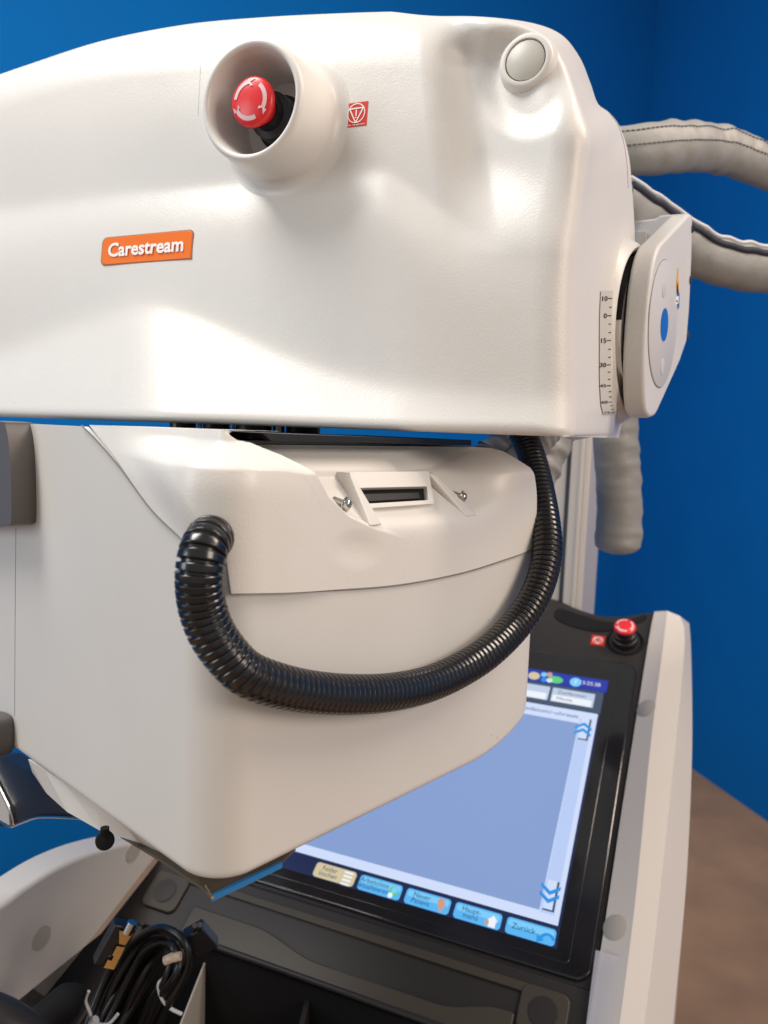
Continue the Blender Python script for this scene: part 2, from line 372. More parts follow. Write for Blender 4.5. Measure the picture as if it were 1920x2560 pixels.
def stop_button(parent,o,ax,r,base_h,with_base=True,rk=1.0):
    mb=MB(); 
    mb.lathe(o,ax,[(r*1.2,0),(r*1.2,base_h*.30),(r*1.16,base_h*.36),(r*1.02,base_h*.38),(r*.98,base_h*.66),(r*.72,base_h*.70),(r*.68,base_h*.86),(r*.4,base_h*.86)],'black',64)
    sb=mb.build('stop_button',parent)
    mb=MB(); t=base_h
    cp=[(.60,t*.80),(.62,t*.93),(.74,t*1.02),(.95,t*1.07),(.995,t*1.10),(1.0,t*1.10+r*.10),(.975,t*1.10+r*.20),(.88,t*1.10+r*.27),(.7,t*1.10+r*.32),(.4,t*1.10+r*.37),(.001,t*1.10+r*.385)]
    mb.lathe(o,ax,[(a*r,b) for a,b in cp],'red',64)
    mb.build('button_cap',sb)
    u=np.cross(ax,Z); u/=np.linalg.norm(u); w=np.cross(u,ax)
    mb=MB(); ht=lambda q: float(np.interp(q,[0,.4,.7,.88,.975],[t*1.10+r*k for k in (.385,.37,.32,.27,.20)]))+.0004
    for k in range(3):
        a0=math.radians(k*120+8); a1=a0+math.radians(82); na=14
        V=[]
        for i in range(na+1):
            a=a0+(a1-a0)*i/na
            for q in (.63,.80): V.append(o+ax*ht(q)+r*q*(math.cos(a)*u+math.sin(a)*w))
        mb.add(V,[(2*i,2*i+1,2*i+3,2*i+2) for i in range(na)],'arrow')
        a=a1; V=[]
        for da,q in ((0,.54),(.28,.56),(.02,.715),(.28,.87),(0,.89)): V.append(o+ax*(ht(q)+.0001)+r*q*(math.cos(a+da)*u+math.sin(a+da)*w))
        mb.add(V,[(0,1,2),(0,2,4),(2,3,4)],'arrow')
    mb.build('arrow_marking',sb)
    return sb
stop_button(head,Bc-axs*.012,axs,.0182,.052)
# red warning sticker
a,h=head_pt(891,286); fn=head_fn(a,.0003); fn2=head_fn(a,.0006)
def patch(mb,fn,x0,y0,x1,y1,m,nx=6,ny=6,shear=0):
    V=np.array([[fn(x0+(x1-x0)*i/nx,y0+(y1-y0)*j/ny) for i in range(nx+1)] for j in range(ny+1)]); mb.grid(V,m)
mb=MB(); sw,sh=.0094,.0092; patch(mb,fn,-sw,-sh*1.02,sw,sh,'sticker')
def ringf(mb,fn,cx,cy,r0,r1,m,n=40):
    V=[]; 
    for i in range(n):
        t=2*math.pi*i/n; V+= [fn(cx+r0*math.cos(t),cy+r0*math.sin(t)),fn(cx+r1*math.cos(t),cy+r1*math.sin(t))]
    mb.add(V,[(2*i,2*i+1,(2*i+3)%(2*n),(2*i+2)%(2*n)) for i in range(n)],m)
def bar(mb,fn,p,q,w,m):
    p=np.array(p);q=np.array(q);d=(q-p)/np.linalg.norm(q-p);n_=np.array([-d[1],d[0]])*w/2
    mb.add([fn(*(p+n_)),fn(*(p-n_)),fn(*(q-n_)),fn(*(q+n_))],[(0,1,2,3)],m,False)
ringf(mb,fn2,0,.0008,.0069,.0077,'white')
T3=[(-.0058,.0045),(.0058,.0045),(0,-.0066)]
for i in range(3): bar(mb,fn2,T3[i],T3[(i+1)%3],.0010,'white')
bar(mb,fn2,(0,.0034),(0,-.0012),.0010,'white'); ringf(mb,fn2,0,-.0026,0.0,.0006,'white',10)
mb.text('8H9860   DIN-4844-2 REV 5',"white",fn2,.0014,0,-.0086,.01)
mb.build('warning_sticker',head)
# orange badge
tl,_=head_pt(252,592); brr,_=head_pt(475,648); trr,_=head_pt(476,580); bll,_=head_pt(252,664); a,h=head_pt(364,620)
ang=0; bw=(trr[0]-tl[0])/2*1.0; bh=(tl[1]-bll[1])/2*.93
fb=head_fn(a,.0010); fb0=head_fn(a,-.0002); fb2=head_fn(a,.00125); fbk=head_fn(a,.0006)
def bpoly(k=1.0,o=0):
    r=bh*.45; return [(bw+o,-bh-o)]+[(bw+o-r+r*math.cos(t),bh+o-r+r*math.sin(t)) for t in np.linspace(0,math.pi/2,6)]+[(-bw-o+r+r*math.cos(t),bh+o-r+r*math.sin(t)) for t in np.linspace(math.pi/2,math.pi,6)]+[(-bw-o+r+r*math.cos(t),-bh-o+r+r*math.sin(t)) for t in np.linspace(math.pi,1.5*math.pi,6)]
def slab(mb,poly,fa,fbb,m,inset=.0006):
    n=len(poly); top=[fa(*(np.array(p)*(1-inset/np.linalg.norm(p)))) for p in poly]; bot=[fbb(*p) for p in poly]
    mb.add(top+bot,[tuple(range(n))]+[(i,i+n,(i+1)%n+n,(i+1)%n) for i in range(n)],m,False)
mb=MB(); slab(mb,bpoly(1,.0007),fbk,fb0,'badgeback',.0002); slab(mb,bpoly(),fb,fb0,'orange',.0010)
bd=mb.build('brand_badge',head,bevel=.0004,seg=2)
mb=MB(); mb.text('Carestream','white',fb2,bh*1.38,0,-bh*.42,.026,sx=.80*bw/bh/3.15)
mb.build('lettering',bd)
# round plug near the top right
a,h=head_pt(1318,160); 
cc=HP.P(a[0],a[1],h+.0032); nn=HP.n+Z*.06+A*(-.04); nn/=np.linalg.norm(nn)
mb=MB(); mb.lathe(cc,nn,[(.0225,-.012),(.0205,.000),(.0195,.0025),(.0175,.0038),(.0155,.0036),(.0150,.0022),(.0150,-.002)],'coll',64)
mb.lathe(cc,nn,[(.0150,-.001),(.0147,-.001),(.0147,.0022)],'ink',64)
rp=mb.build('plug_ring',head)
mb=MB(); mb.lathe(cc,nn,[(.01445,0),(.01445,.0026),(.0140,.0030),(0,.0030)],'plug',64); mb.build('plug',head)
# lower right foot of the side
# turret of the side bearing: axis = A
SPx=1600; 
sideP=Plane(HP.P(.030,0,-.13),-HP.n,Z)          # plane of the side face (normal to A)
print('sideP n',sideP.n,A)
YW2=math.radians(31.5); A0,B0=A,B
A=np.array([math.cos(YW2),-math.sin(YW2),0]); B=np.array([math.sin(YW2),math.cos(YW2),0])
uC=atY(1657,812,.70)-A*.051
SP=Plane(uC,B,Z)                                # u = depth, v = up, n = -/+A
sgn=1 if SP.n@A>0 else -1
def SW(x,y,off): a,b=SP.hit(x,y,sgn*off); return SP.P(a,b,sgn*off)
cB=atY(1657,828,.70)-A*.040                            # bearing centre
print('bearing',cB,proj(cB))
rbz=.071
mb=MB(); mb.lathe(cB-A*.036,A,[(rbz+.030,.0),(rbz+.026,.018),(rbz+.018,.034),(rbz+.010,.046),(rbz+.006,.052),(rbz+.003,.0535),(rbz,.052),(rbz-.002,.046),(rbz-.004,.02)],'head',96)
mb.build('bearing_collar',head)
mb=MB(); mb.lathe(cB-A*.03,A,[(rbz-.003,0),(rbz-.003,.034),(rbz-.006,.038),(.01,.038)],'matte',72); mb.build('bearing_seal',head)
mb=MB(); mb.lathe(cB-A*.03,A,[(.0655,0),(.0655,.020),(.0640,.022),(.0640,.034),(.0655,.036),(.0655,.050),(.055,.050)],'metal',72); mb.build('bearing_shaft',head)
mb=MB(); V=[]
for hh_ in (0,.050):
    V.append([cB-A*.03+A*hh_+.0668*(math.cos(t)*B+math.sin(t)*Z) for t in np.linspace(math.radians(12),math.radians(178),40)])
mb.grid(np.array(V),'matte'); mb.build('gap_seal',head)
# ------------------------------------------------------------------ yoke bracket
yoff=.032; yth=.019
Yp=lambda px: [SP.hit(x,y,sgn*(yoff+yth)) for x,y in px]
face=[(1641,700),(1648,640),(1664,600),(1700,560),(1726,534),(1733,538),(1731,640),(1725,760),(1718,850),(1694,922),(1660,995),(1641,1032),(1632,1040),(1620,1040),(1613,1000),(1612,900),(1620,800)]
fc=cr(Yp([(1626,1045),(1616,1030),(1612,980),(1612,900),(1618,800),(1628,700),(1640,640),(1652,610)]),6)
poly=[tuple(p) for p in fc]+Yp([(1690,570),(1722,536)])+Yp([(1732,536),(1730,640),(1724,770),(1717,855),(1700,905),(1645,1028),(1638,1040)])
yoke=thing('yoke_bracket','thick white metal yoke plate with round cover and blue dot beside tube head','bracket',SP.P(0,0,0))
mb=MB(); mb.prism(poly,SP,sgn*yoff,sgn*(yoff+yth),'yoke'); mb.build('plate',yoke,bevel=.0035)
cf=SP.hit(1652,812,sgn*(yoff+yth))
def lathe_side(mb,px,off,prof,m,seg=48): mb.lathe(SW(px[0],px[1],off),A,prof,m,seg)
mb=MB(); cw=SW(1657,812,yoff+yth)
mb.lathe(cw,A,[(.0555,-.0006),(.0555,.0008),(.0548,.0012),(0,.0012)],'yokesm',96); cv=mb.build('round_cover',yoke)
mb=MB(); mb.lathe(cw+A*.0013-B*.0+Z*.0,A,[(.0145,0),(.0145,.0004),(0,.0004)],'blue_dot',40); mb.build('blue_dot',yoke)
mb=MB(); mb.lathe(cw+A*-.0002,A,[(.0563,0),(.0563,.0003),(.0553,.0003)],'seam',96); mb.build('cover_groove',yoke)
for px in ((1660,722),(1656,917)):
    mb=MB(); mb.lathe(SW(px[0],px[1],yoff+yth+.0012),A,[(.0075,-.001),(.0075,.0003),(.0066,.0006),(0,.0005)],'yokesm',32); mb.build('cover_screw',yoke)
# warning label: yellow triangle over blue square
def sp_poly(px,off,m,mb,th=.0003):
    q=[SP.hit(x,y,sgn*(off+th)) for x,y in px]; mb.prism(q,SP,sgn*off,sgn*(off+th),m)
mb=MB(); f0=yoff+yth+.0002
sp_poly([(1686,772),(1696,668),(1699,770)],f0,'yellow',mb); sp_poly([(1687,775),(1699,757),(1698,773)],f0+.0004,'yellow',mb)
sp_poly([(1691,735),(1695,705),(1697,733)],f0+.0005,'ink',mb)
sp_poly([(1688,780),(1691,735),(1699,732),(1698,768)],f0+.0006,'blue_dot',mb); sp_poly([(1689,762),(1691,742),(1697,740),(1696,758)],f0+.001,'white',mb)
sp_poly([(1692,756),(1692,750),(1694,750),(1694,755)],f0+.0014,'ink',mb)
mb.build('warning_label',yoke)
for px in ((1730,572),(1725,700),(1719,838)):
    mb=MB(); mb.lathe(SW(px[0],px[1],yoff+yth),A,[(.0042,-.001),(.0042,.0008),(.003,.0014),(0,.0010)],'dmetal',24); mb.build('bolt',yoke)
# rear cross piece of the yoke
YB=Plane(SP.P(SP.hit(1722,536,sgn*yoff)[0]-.0,0,0),-HP.n*0+A,Z)
q=[YB.hit(x,y,0) for x,y in [(1560,556),(1640,546),(1648,538),(1716,533),(1718,640),(1600,700),(1560,700)]]
mb=MB(); mb.prism(q,YB,-.02,.0,'yokesm'); mb.build('rear_arm',yoke,bevel=.002)
q=[YB.hit(x,y,.004) for x,y in [(1590,578),(1616,576),(1618,640),(1590,650)]]
mb=MB(); mb.prism(q,YB,.001,.004,'plug'); mb.build('cover_plate',yoke,bevel=.001)
A,B=A0,B0
# ------------------------------------------------------------------ angle scale on the side of the head
def side_hit(x,y):
    """point of the side loft on a sight line (nearest vertex mix)"""
    PP=proj(Lf); d=(PP[...,0]-x)**2+(PP[...,1]-y)**2; i,j=np.unravel_index(np.argmin(d),d.shape)
    # local bilinear refinement
    i=min(max(i,1),38); j=min(max(j,1),238)
    J=np.stack([(PP[i+1,j]-PP[i-1,j])/2,(PP[i,j+1]-PP[i,j-1])/2],1)
    st=np.linalg.lstsq(J,np.array([x,y])-PP[i,j],rcond=None)[0]; st=np.clip(st,-1.5,1.5)
    return Lf[i,j]+(Lf[i+1,j]-Lf[i-1,j])/2*st[0]+(Lf[i,j+1]-Lf[i,j-1])/2*st[1]
def strip_pt(x,y,e): 
    p=side_hit(x,y); return p+A*e+ (-HP.n)*0
mb=MB(); lx=lambda y: ip(y,[727,800,950,1010,1035],[1500,1497,1497,1500,1506]); rx=lambda y: ip(y,[727,800,950,1010,1035],[1531,1528,1526,1531,1538])
ys=np.linspace(727,1035,30); V=np.array([[strip_pt(lx(y)+(rx(y)-lx(y))*k/4,y,.0007) for k in range(5)] for y in ys]); mb.grid(V,'label',flip=True)
sc=mb.build('angle_scale',head)
mb=MB()
nums=[('10',746),('0',789),('15',851),('30',912),('45',964),('60',1005),('75',1031)]
allt=[746,768,789,810,831,851,873,893,912,930,948,964,979,992,1005,1014,1023,1031]
def sfn(x,y): return strip_pt(x,y,.0011)
for y in allt:
    big=any(abs(y-b)<.5 for _,b in nums); x1=rx(y)-3; x0=x1-(10 if big else 6)
    th=1.1 if y<1000 else .7
    mb.add([sfn(x0,y-th),sfn(x1,y-th),sfn(x1,y+th),sfn(x0,y+th)],[(0,1,2,3)],'ink',False)
for t,y in nums:
    k=1 if y<900 else (.9 if y<960 else (.6 if y<1010 else .35)); hgt=17*k
    xr=rx(y)-14
    mb.text(t,'ink',lambda X,Y_: sfn(X,2*y-Y_),hgt,xr,y-hgt*.36,.012,'R',sx=1/k*.98)
mb.build('scale_marking',sc)
# ------------------------------------------------------------------ collimator
EZ=EYE[2]; zb=EZ-.270; zt=EZ-.006
Nc=atZ(529,2238,zb)[:2]; Lc=atZ(75,1905,zb)[:2]; Rc=atZ(1325,1841,zb)[:2]
uL=(Lc-Nc)/np.linalg.norm(Lc-Nc); uR=(Rc-Nc)/np.linalg.norm(Rc-Nc)
L0=Nc+uL*(np.linalg.norm(Lc-Nc)+.10); R0=Nc+uR*(np.linalg.norm(Rc-Nc)+.012)
nR=np.array([uR[1],-uR[0]]); 
if nR@(-Nc)<0: nR=-nR
Rb=R0-nR*.22; Lb=L0-nR*.22*0+uR*.25
def rounded(pts,rads,k=14):
    out=[pts[0]]
    for i in range(1,len(pts)-1):
        p=np.array(pts[i]); a=np.array(pts[i-1])-p; b=np.array(pts[i+1])-p; la,lb=np.linalg.norm(a),np.linalg.norm(b); a/=la; b/=lb
        th=math.acos(a@b); d=rads[i]/math.tan(th/2); c=p+(a+b)/np.linalg.norm(a+b)*rads[i]/math.sin(th/2)
        s=p+a*d; e=p+b*d
        v0=s-c; v1=e-c; w=math.acos(np.clip(v0@v1/rads[i]**2,-1,1))
        for t in np.linspace(0,1,k): out.append(c+(math.sin((1-t)*w)*v0+math.sin(t*w)*v1)/math.sin(w))
    out.append(pts[-1]); return np.array(out)
plan=rounded([L0,Nc,R0,Rb],[0,.030,.030,0],18)
plan=resample(plan,900); SL=np.r_[0,np.cumsum(np.linalg.norm(np.diff(plan,axis=0),axis=1))]
tn=np.gradient(plan,axis=0); tn/=np.linalg.norm(tn,axis=1)[:,None]; NR=np.stack([tn[:,1],-tn[:,0]],1)
if (NR[450]@(-Nc))<0: NR=-NR
def cpt_(s,z,d=0):
    s=np.asarray(s,float); x=np.interp(s,SL,plan[:,0]); y=np.interp(s,SL,plan[:,1]); nx=np.interp(s,SL,NR[:,0]); ny=np.interp(s,SL,NR[:,1])
    return np.stack([x+nx*d,y+ny*d,z+0*s],-1)
def chit(px,py,d=0):
    """sight line -> (s,z) on the collimator's skin moved out by d"""
    r=ray(px,py)[:2]; q=plan+NR*d; c=q[:,0]*r[1]-q[:,1]*r[0]; sg=np.where(np.sign(c[:-1])!=np.sign(c[1:]))[0]
    best=None
    for i in sg:
        t=c[i]/(c[i]-c[i+1]); p=q[i]+(q[i+1]-q[i])*t; k=(p@r)/(r@r)
        if k>0 and (best is None or k<best[0]): best=(k,SL[i]+(SL[i+1]-SL[i])*t)
    if best is None:
        i=int(np.argmin(np.abs(c)[:800])); best=((q[i]@r)/(r@r),SL[i])
        # silhouette: no crossing
        ang=q[:,0]/q[:,1]; i=int(np.argmax(ang)); best=((q[i]@r)/(r@r),SL[i])
    return best[1],EYE[2]+ray(px,py)[2]*best[0]
sR0=SL[int(np.argmin(np.linalg.norm(plan-R0,axis=1)))]
def zbot(s):
    e=np.clip((s-(sR0-.095))/.105,0,1); return zb+.060*(1-np.sqrt(1-e**2*.98))
coll=thing('collimator_housing','white box collimator housing hanging corner first under the tube head','collimator',[Nc[0],Nc[1],zb])
ns,nz=420,110; s_=np.linspace(0,SL[-1],ns); tz=np.linspace(0,1,nz)
rows=[]; rb_=.006
for k in range(6):   # bottom rounding
    a=k/6*math.pi/2; z=zbot(s_)+rb_*(1-math.sin(a)); rows.append(None)
rows=[]
for k in range(7):
    a=math.pi/2*(k/6); rows.append(cpt_(s_,zbot(s_)+rb_*(1-math.sin(a)),-rb_*(1-math.cos(a)))) if False else rows.append(cpt_(s_,zbot(s_)+rb_*(1-math.cos(a)),-rb_*(1-math.sin(a))))
for t in tz[1:]:
    z0=zbot(s_)+rb_; rows.append(cpt_(s_,z0+(zt-z0)*t,.0))
Pc=np.array(rows)
mb=MB(); 
# the part under the lid is kept 3 mm behind it by cutting it at the lid's lower edge
lidb_px=arc([(577,1480),(700,1479),(860,1472),(1000,1460),(1150,1432),(1270,1395),(1342,1368)],60)
lidb=np.array([chit(p[0],p[1]) for p in lidb_px])
lidl_px=np.array([(205,1062),(300,1165),(380,1270),(455,1345),(568,1400),(577,1478)])
lidl=np.array([chit(p[0],p[1]) for p in lidl_px])
topline=lambda s: np.interp(s,np.r_[0,lidl[:,0],lidb[1:,0],SL[-1]],np.r_[zt,[zt,lidl[1,1],lidl[2,1],lidl[3,1],lidl[4,1],lidl[5,1]],lidb[1:,1],lidb[-1,1]+.01])
zc=topline(s_)+.0006; zc[s_<lidl[0,0]]=zt; zc[s_>lidl[4,0]]-=.0016
# vertical step where the lid's left edge drops
for j in range(7,len(rows)):
    t=tz[j-6]; z0=zbot(s_)+rb_; Pc[j]=cpt_(s_,z0+(zc-z0)*t,0)
mb.grid(Pc,'coll')
low=Pc[0]; c0=low.mean(0); mb.add(list(low),[tuple(range(ns))[::-1]],'coll',False)
bk=cpt_(s_,zc,-.004); mb.grid(np.array([Pc[-1],bk]),'coll')
mb.build('body',coll)
# second skin (inner liner) closing the top behind the lid
mb=MB(); q=plan[::12]; q=np.array([p-NR[min(i*12,899)]*.055 for i,p in enumerate(q)])
V=[(p[0],p[1],EZ-.09) for p in q]+[(p[0],p[1],EZ-.013) for p in q]; n=len(q)
mb.add(V,[(i,i+1,i+1+n,i+n) for i in range(n-1)]+[tuple(range(n,2*n))],'matte',False)
mb.build('inner_frame',coll)
# lid
def FL(X,Y):
    d=.0012+0*X
    # top rounds away from the cap
    ytop=ip(X,[200,300,420,560,700,760],[1050,1080,1105,1116,1118,1130],20)
    cap=ss(X,300,430)*(1-ss(X,760,900))
    d-=.016*(1-ss(Y,ytop-12,ytop+60))*ss(X,260,420)
    d-=.00010*sr(ytop+95-Y,14)*(1-ss(X,700,860))*.6
    # diagonal soft facet left of the cap
    d+=.004*ss(X-ip(Y,[1100,1400],[330,520]),-40,60)*(1-ss(X,700,900))*ss(Y,1100,1180)
    # recess right of the cap
    xe=ip(Y,[1080,1110,1140,1180,1240,1290,1320,1345],[540,690,745,790,822,875,935,1000])
    yr=ip(X,[800,880,960,1040,1180,1300,1340],[1322,1330,1322,1318,1300,1235,1190],25)
    m=ss(X-xe,-10,26)
    dep=.00027*sr(yr-Y,10)
    dep=np.minimum(dep,.034)
    rr=1-ss(X,1215,1300)
    d-=m*dep*rr
    # little dimple below the cap
    r=np.sqrt(((X-890)/70)**2+((Y-1372)/52)**2); d-=.0014*(1-ss(r,.1,1.1))
    return d
lt_px=arc([(205,1062),(350,1068),(500,1074),(668,1086),(700,1108),(900,1110),(1100,1118),(1245,1120),(1295,1130),(1333,1170)],420)
ll_px=np.concatenate([resample(np.array([(577,1480),(567,1402)]),40)[:-1],resample(np.array([(567,1402),(455,1346)]),26)[:-1],arc([(455,1346),(380,1275),(300,1168),(205,1062)],121)])
lb_px=arc([(577,1480),(700,1479),(860,1472),(1000,1460),(1150,1432),(1270,1395),(1339,1370)],420)
lr_px=arc([(1339,1370),(1341,1300),(1341,1230),(1333,1170)],len(ll_px))
Fm=lambda px: np.array([chit(p[0],p[1],.001) for p in px])
lb,lt,ll,lr=[Fm(x) for x in (lb_px,lt_px,ll_px,lr_px)]
tl_=np.maximum.accumulate((ll[:,1]-ll[0,1])/(ll[-1,1]-ll[0,1])); tl_=np.clip(tl_,0,1); tr_=(lr[:,1]-lr[0,1])/(lr[-1,1]-lr[0,1])
lr=np.stack([np.interp(tl_,tr_,lr[:,0]),np.interp(tl_,tr_,lr[:,1])],1)
GL=coons(lb,lt,ll,lr,tl_); gl=GL.reshape(-1,2)
gl[:,1]=np.minimum(gl[:,1],zt+.004)
pp=proj(np.stack([np.interp(gl[:,0],SL,plan[:,0]),np.interp(gl[:,0],SL,plan[:,1]),gl[:,1]],1)); d=FL(pp[:,0],pp[:,1])
PL=np.stack([np.interp(gl[:,0],SL,plan[:,0])+np.interp(gl[:,0],SL,NR[:,0])*d,np.interp(gl[:,0],SL,plan[:,1])+np.interp(gl[:,0],SL,NR[:,1])*d,gl[:,1]],1).reshape(GL.shape[0],GL.shape[1],3)
def lid_px(x,y):
    PP=proj(PL[::3,::3]); dd=(PP[...,0]-x)**2+(PP[...,1]-y)**2; i,j=np.unravel_index(np.argmin(dd),dd.shape); return PL[::3,::3][i,j]
mb=MB(); mb.grid(PL,'lid')
nrm3=lambda row,s: row
# rim turned inwards all round, so the lid has thickness
def inward(Pr,sr_,dd): 
    nx=np.interp(sr_,SL,NR[:,0]); ny=np.interp(sr_,SL,NR[:,1]); q=Pr.copy(); q[:,0]-=nx*dd; q[:,1]-=ny*dd; return q
G2=gl.reshape(GL.shape)
for sl,fl in ((np.s_[0,:],True),(np.s_[-1,:],False),(np.s_[:,0],False)):
    Pr=PL[sl]; mb.grid(np.array([Pr,inward(Pr,G2[sl][:,0],.004)]),'lid',flip=fl)
Pr=PL[-1]; mb.grid(np.array([Pr,inward(Pr,G2[-1][:,0],.05)]),'lid')
Pr=PL[:,-1]; mb.grid(np.array([Pr,np.array([p-np.array([uR[0]*-.0+nR[0]*.10,nR[1]*.10,0])-np.array([0,0,0]) for p in Pr])]),'lid',flip=True)
lid=mb.build('lid',coll)
on_c=lambda x,y: (lambda sz: cpt_(sz[0],sz[1],.0012))(chit(x,y,.001))
seam([(205,1064),(240,1098),(300,1168),(380,1275),(455,1347)],on_c,.00055,60,parent=coll)
seam([(577,1482),(700,1481),(720,1478),(860,1474),(1000,1462),(1150,1434),(1270,1397),(1338,1371)],on_c,.00055,80,parent=coll)
seam([(567,1402),(572,1440),(577,1480)],on_c,.0006,20,parent=coll)
seam([(40,1320),(38,1550),(37,1790)],lambda x,y:(lambda sz: cpt_(sz[0],sz[1],.0))(chit(x,y,0)),.0003,20,parent=coll)
# slot frame in the recess
fo=lid_px(985,1270); FPn=np.array([nR[0],nR[1],0]); FPl=Plane(fo+FPn*.0045,np.array([uR[0],uR[1],0]),Z*.88-FPn*.47)
if FPl.n@FPn<0: FPl.flip=True
sg2=1 if FPl.n@FPn>0 else -1
fr_out=[FPl.hit(x,y,0) for x,y in [(862,1176),(985,1172),(1070,1180),(1086,1262),(1010,1268),(922,1274)]]
mb=MB(); 
ho=[FPl.hit(x,y,0) for x,y in [(896,1220),(1068,1216),(1072,1250),(918,1259)]]
ou=[FPl.hit(x,y,0) for x,y in [(872,1180),(1072,1178),(1086,1259),(930,1270)]]
V=[FPl.P(p[0],p[1],0) for p in ou]+[FPl.P(p[0],p[1],0) for p in ho]+[FPl.P(p[0],p[1],-sg2*.035) for p in ou]+[FPl.P(p[0],p[1],-sg2*.03) for p in ho]
F=[(i,(i+1)%4,(i+1)%4+4,i+4) for i in range(4)]+[(i,i+8,(i+1)%4+8,(i+1)%4) for i in range(4)]+[(i+4,(i+1)%4+4,(i+1)%4+12,i+12) for i in range(4)]
mb.add(V,F,'lid',False); mb.build('slot_frame',lid,bevel=.0022)
mb=MB(); q=[FPl.P(p[0]*1,p[1],-sg2*.004) for p in ho]; mb.add(q,[(0,1,2,3)],'matte',False)  # black sheet painting the shade inside the slot
q=[FPl.hit(x,y,0) for x,y in [(905,1232),(1052,1228),(1056,1242),(915,1250)]]
mb.prism(q,FPl,-sg2*.0038,-sg2*.0025,'bezel'); mb.build('slot_shade_sheet',lid)
# gussets either side of the frame
def gus(px,mbn):
    pass
def wedge(front,back,mb):
    n=len(front); mb.add(list(front)+list(back),[tuple(range(n)),tuple(range(2*n-1,n-1,-1))]+[(i,i+n,(i+1)%n+n,(i+1)%n) for i in range(n)],'lid',False)
mb=MB(); 
a1=[FPl.P(*FPl.hit(x,y,0),0) for x,y in [(873,1182),(880,1182),(950,1306),(928,1306)]]
a0=[p-FPn*.03 for p in a1]; a1[2]=lid_px(952,1312)+FPn*.001; a1[3]=lid_px(925,1312)+FPn*.001
wedge(a1,a0,mb); mb.build('gusset',lid,bevel=.0028)
mb=MB()
a1=[FPl.P(*FPl.hit(x,y,0),0) for x,y in [(1070,1182),(1090,1182),(1195,1290),(1165,1292)]]
a0=[p-FPn*.03 for p in a1]; a1[2]=lid_px(1200,1292)+FPn*.001; a1[3]=lid_px(1165,1297)+FPn*.001
wedge(a1,a0,mb); mb.build('gusset',lid,bevel=.0028)
for px,ax in (((858,1262),None),((1148,1240),None)):
    p=lid_px(*px)+FPn*.005; ax=FPn*.8+np.array([0,0,-.25])+np.array([uR[0],uR[1],0])*.35; mb=MB()
    mb.lathe(p-ax*.012,ax,[(.0022,0),(.0022,.008),(.0052,.0082),(.0052,.0090),(.0040,.0094),(.0040,.0112),(.0032,.0124),(.0016,.0128),(.0015,.0118),(0,.0118)],'metal',24); mb.build('screw',coll)
# black top plate, turntable neck
def hplate(name,px,z,th,m,parent,bevel=.001):
    HPp=Plane([0,0,z],[1,0,0],[0,1,0]); mb=MB(); q=[HPp.hit(x,y,0) for x,y in px]; mb.prism(q,HPp,-th,0,m); return mb.build(name,parent,bevel=bevel)
def box_between(mb,p,u,v,w,m):
    p,u,v,w=[np.asarray(x,float) for x in (p,u,v,w)]
    V=[p,p+u,p+u+v,p+v,p+w,p+u+w,p+u+v+w,p+v+w]; F=[(0,3,2,1),(4,5,6,7),(0,1,5,4),(1,2,6,5),(2,3,7,6),(3,0,4,7)]
    mb.add(V,F,m,False)
u3=np.array([uR[0],uR[1],0]); n3=np.array([nR[0],nR[1],0])
def behind(x,y,off):   # point on the right-face plane moved back by off
    pl=Plane(np.array([Nc[0],Nc[1],EZ])-n3*off,u3,Z); a,b=pl.hit(x,y,0); return pl.P(a,b,0),pl
p0,pl0=behind(668,1084,.030)
q=[pl0.hit(x,y) for x,y in [(655,1082),(720,1085),(1100,1098),(1178,1100),(1178,1114),(1100,1112),(680,1102)]]
mb=MB(); mb.prism(q,pl0,-.12 if pl0.n@n3>0 else .12,0,'notch'); mb.build('top_plate',coll)
neck=thing('swivel_neck','dark machined turntable between tube head and collimator, seen in the gap','swivel neck',[.0,.62,EZ-.02])
for x0,x1,m in ((425,490,'dmetal'),(495,505,'metal'),(508,575,'dmetal'),(580,588,'metal'),(590,680,'dmetal'),(682,712,'metal'),(715,800,'notch')):
    pa=atY((x0+x1)/2,1070,.74); r_=(x1-x0)/2/FPX*.74
    mb=MB(); mb.lathe([pa[0],pa[1],EZ-.03],[0,0,1],[(r_,0),(r_,.06)],m,24); mb.build('turntable_part' if m!='metal' else 'bearing_pin',neck)
# dark grey handle blocks on the left face
uL3=np.array([uL[0],uL[1],0]); LP=Plane(np.array([Nc[0],Nc[1],EZ]),-uL3,Z)
sL=1 if LP.n@(-np.array([Nc[0],Nc[1],0]))>0 else -1
if sL<0: LP.flip=True
def lface(name,px,d,m,bev=.004,parent=coll,d0=-.002):
    q=[LP.hit(x,y,0) for x,y in px]; mb=MB(); mb.prism(q,LP,sL*d0,sL*d,m); return mb.build(name,parent,bevel=bev)
lface('handle_block',cr([(-60,1052),(0,1052),(68,1056),(76,1064),(85,1110),(90,1200),(91,1290),(86,1308),(60,1312),(-60,1314)],4),.018,'greyh',.008)
lface('handle_block',cr([(-60,1772),(0,1775),(24,1782),(35,1797),(38,1830),(37,1868),(30,1883),(0,1890),(-60,1900)],4),.018,'greyh',.008)
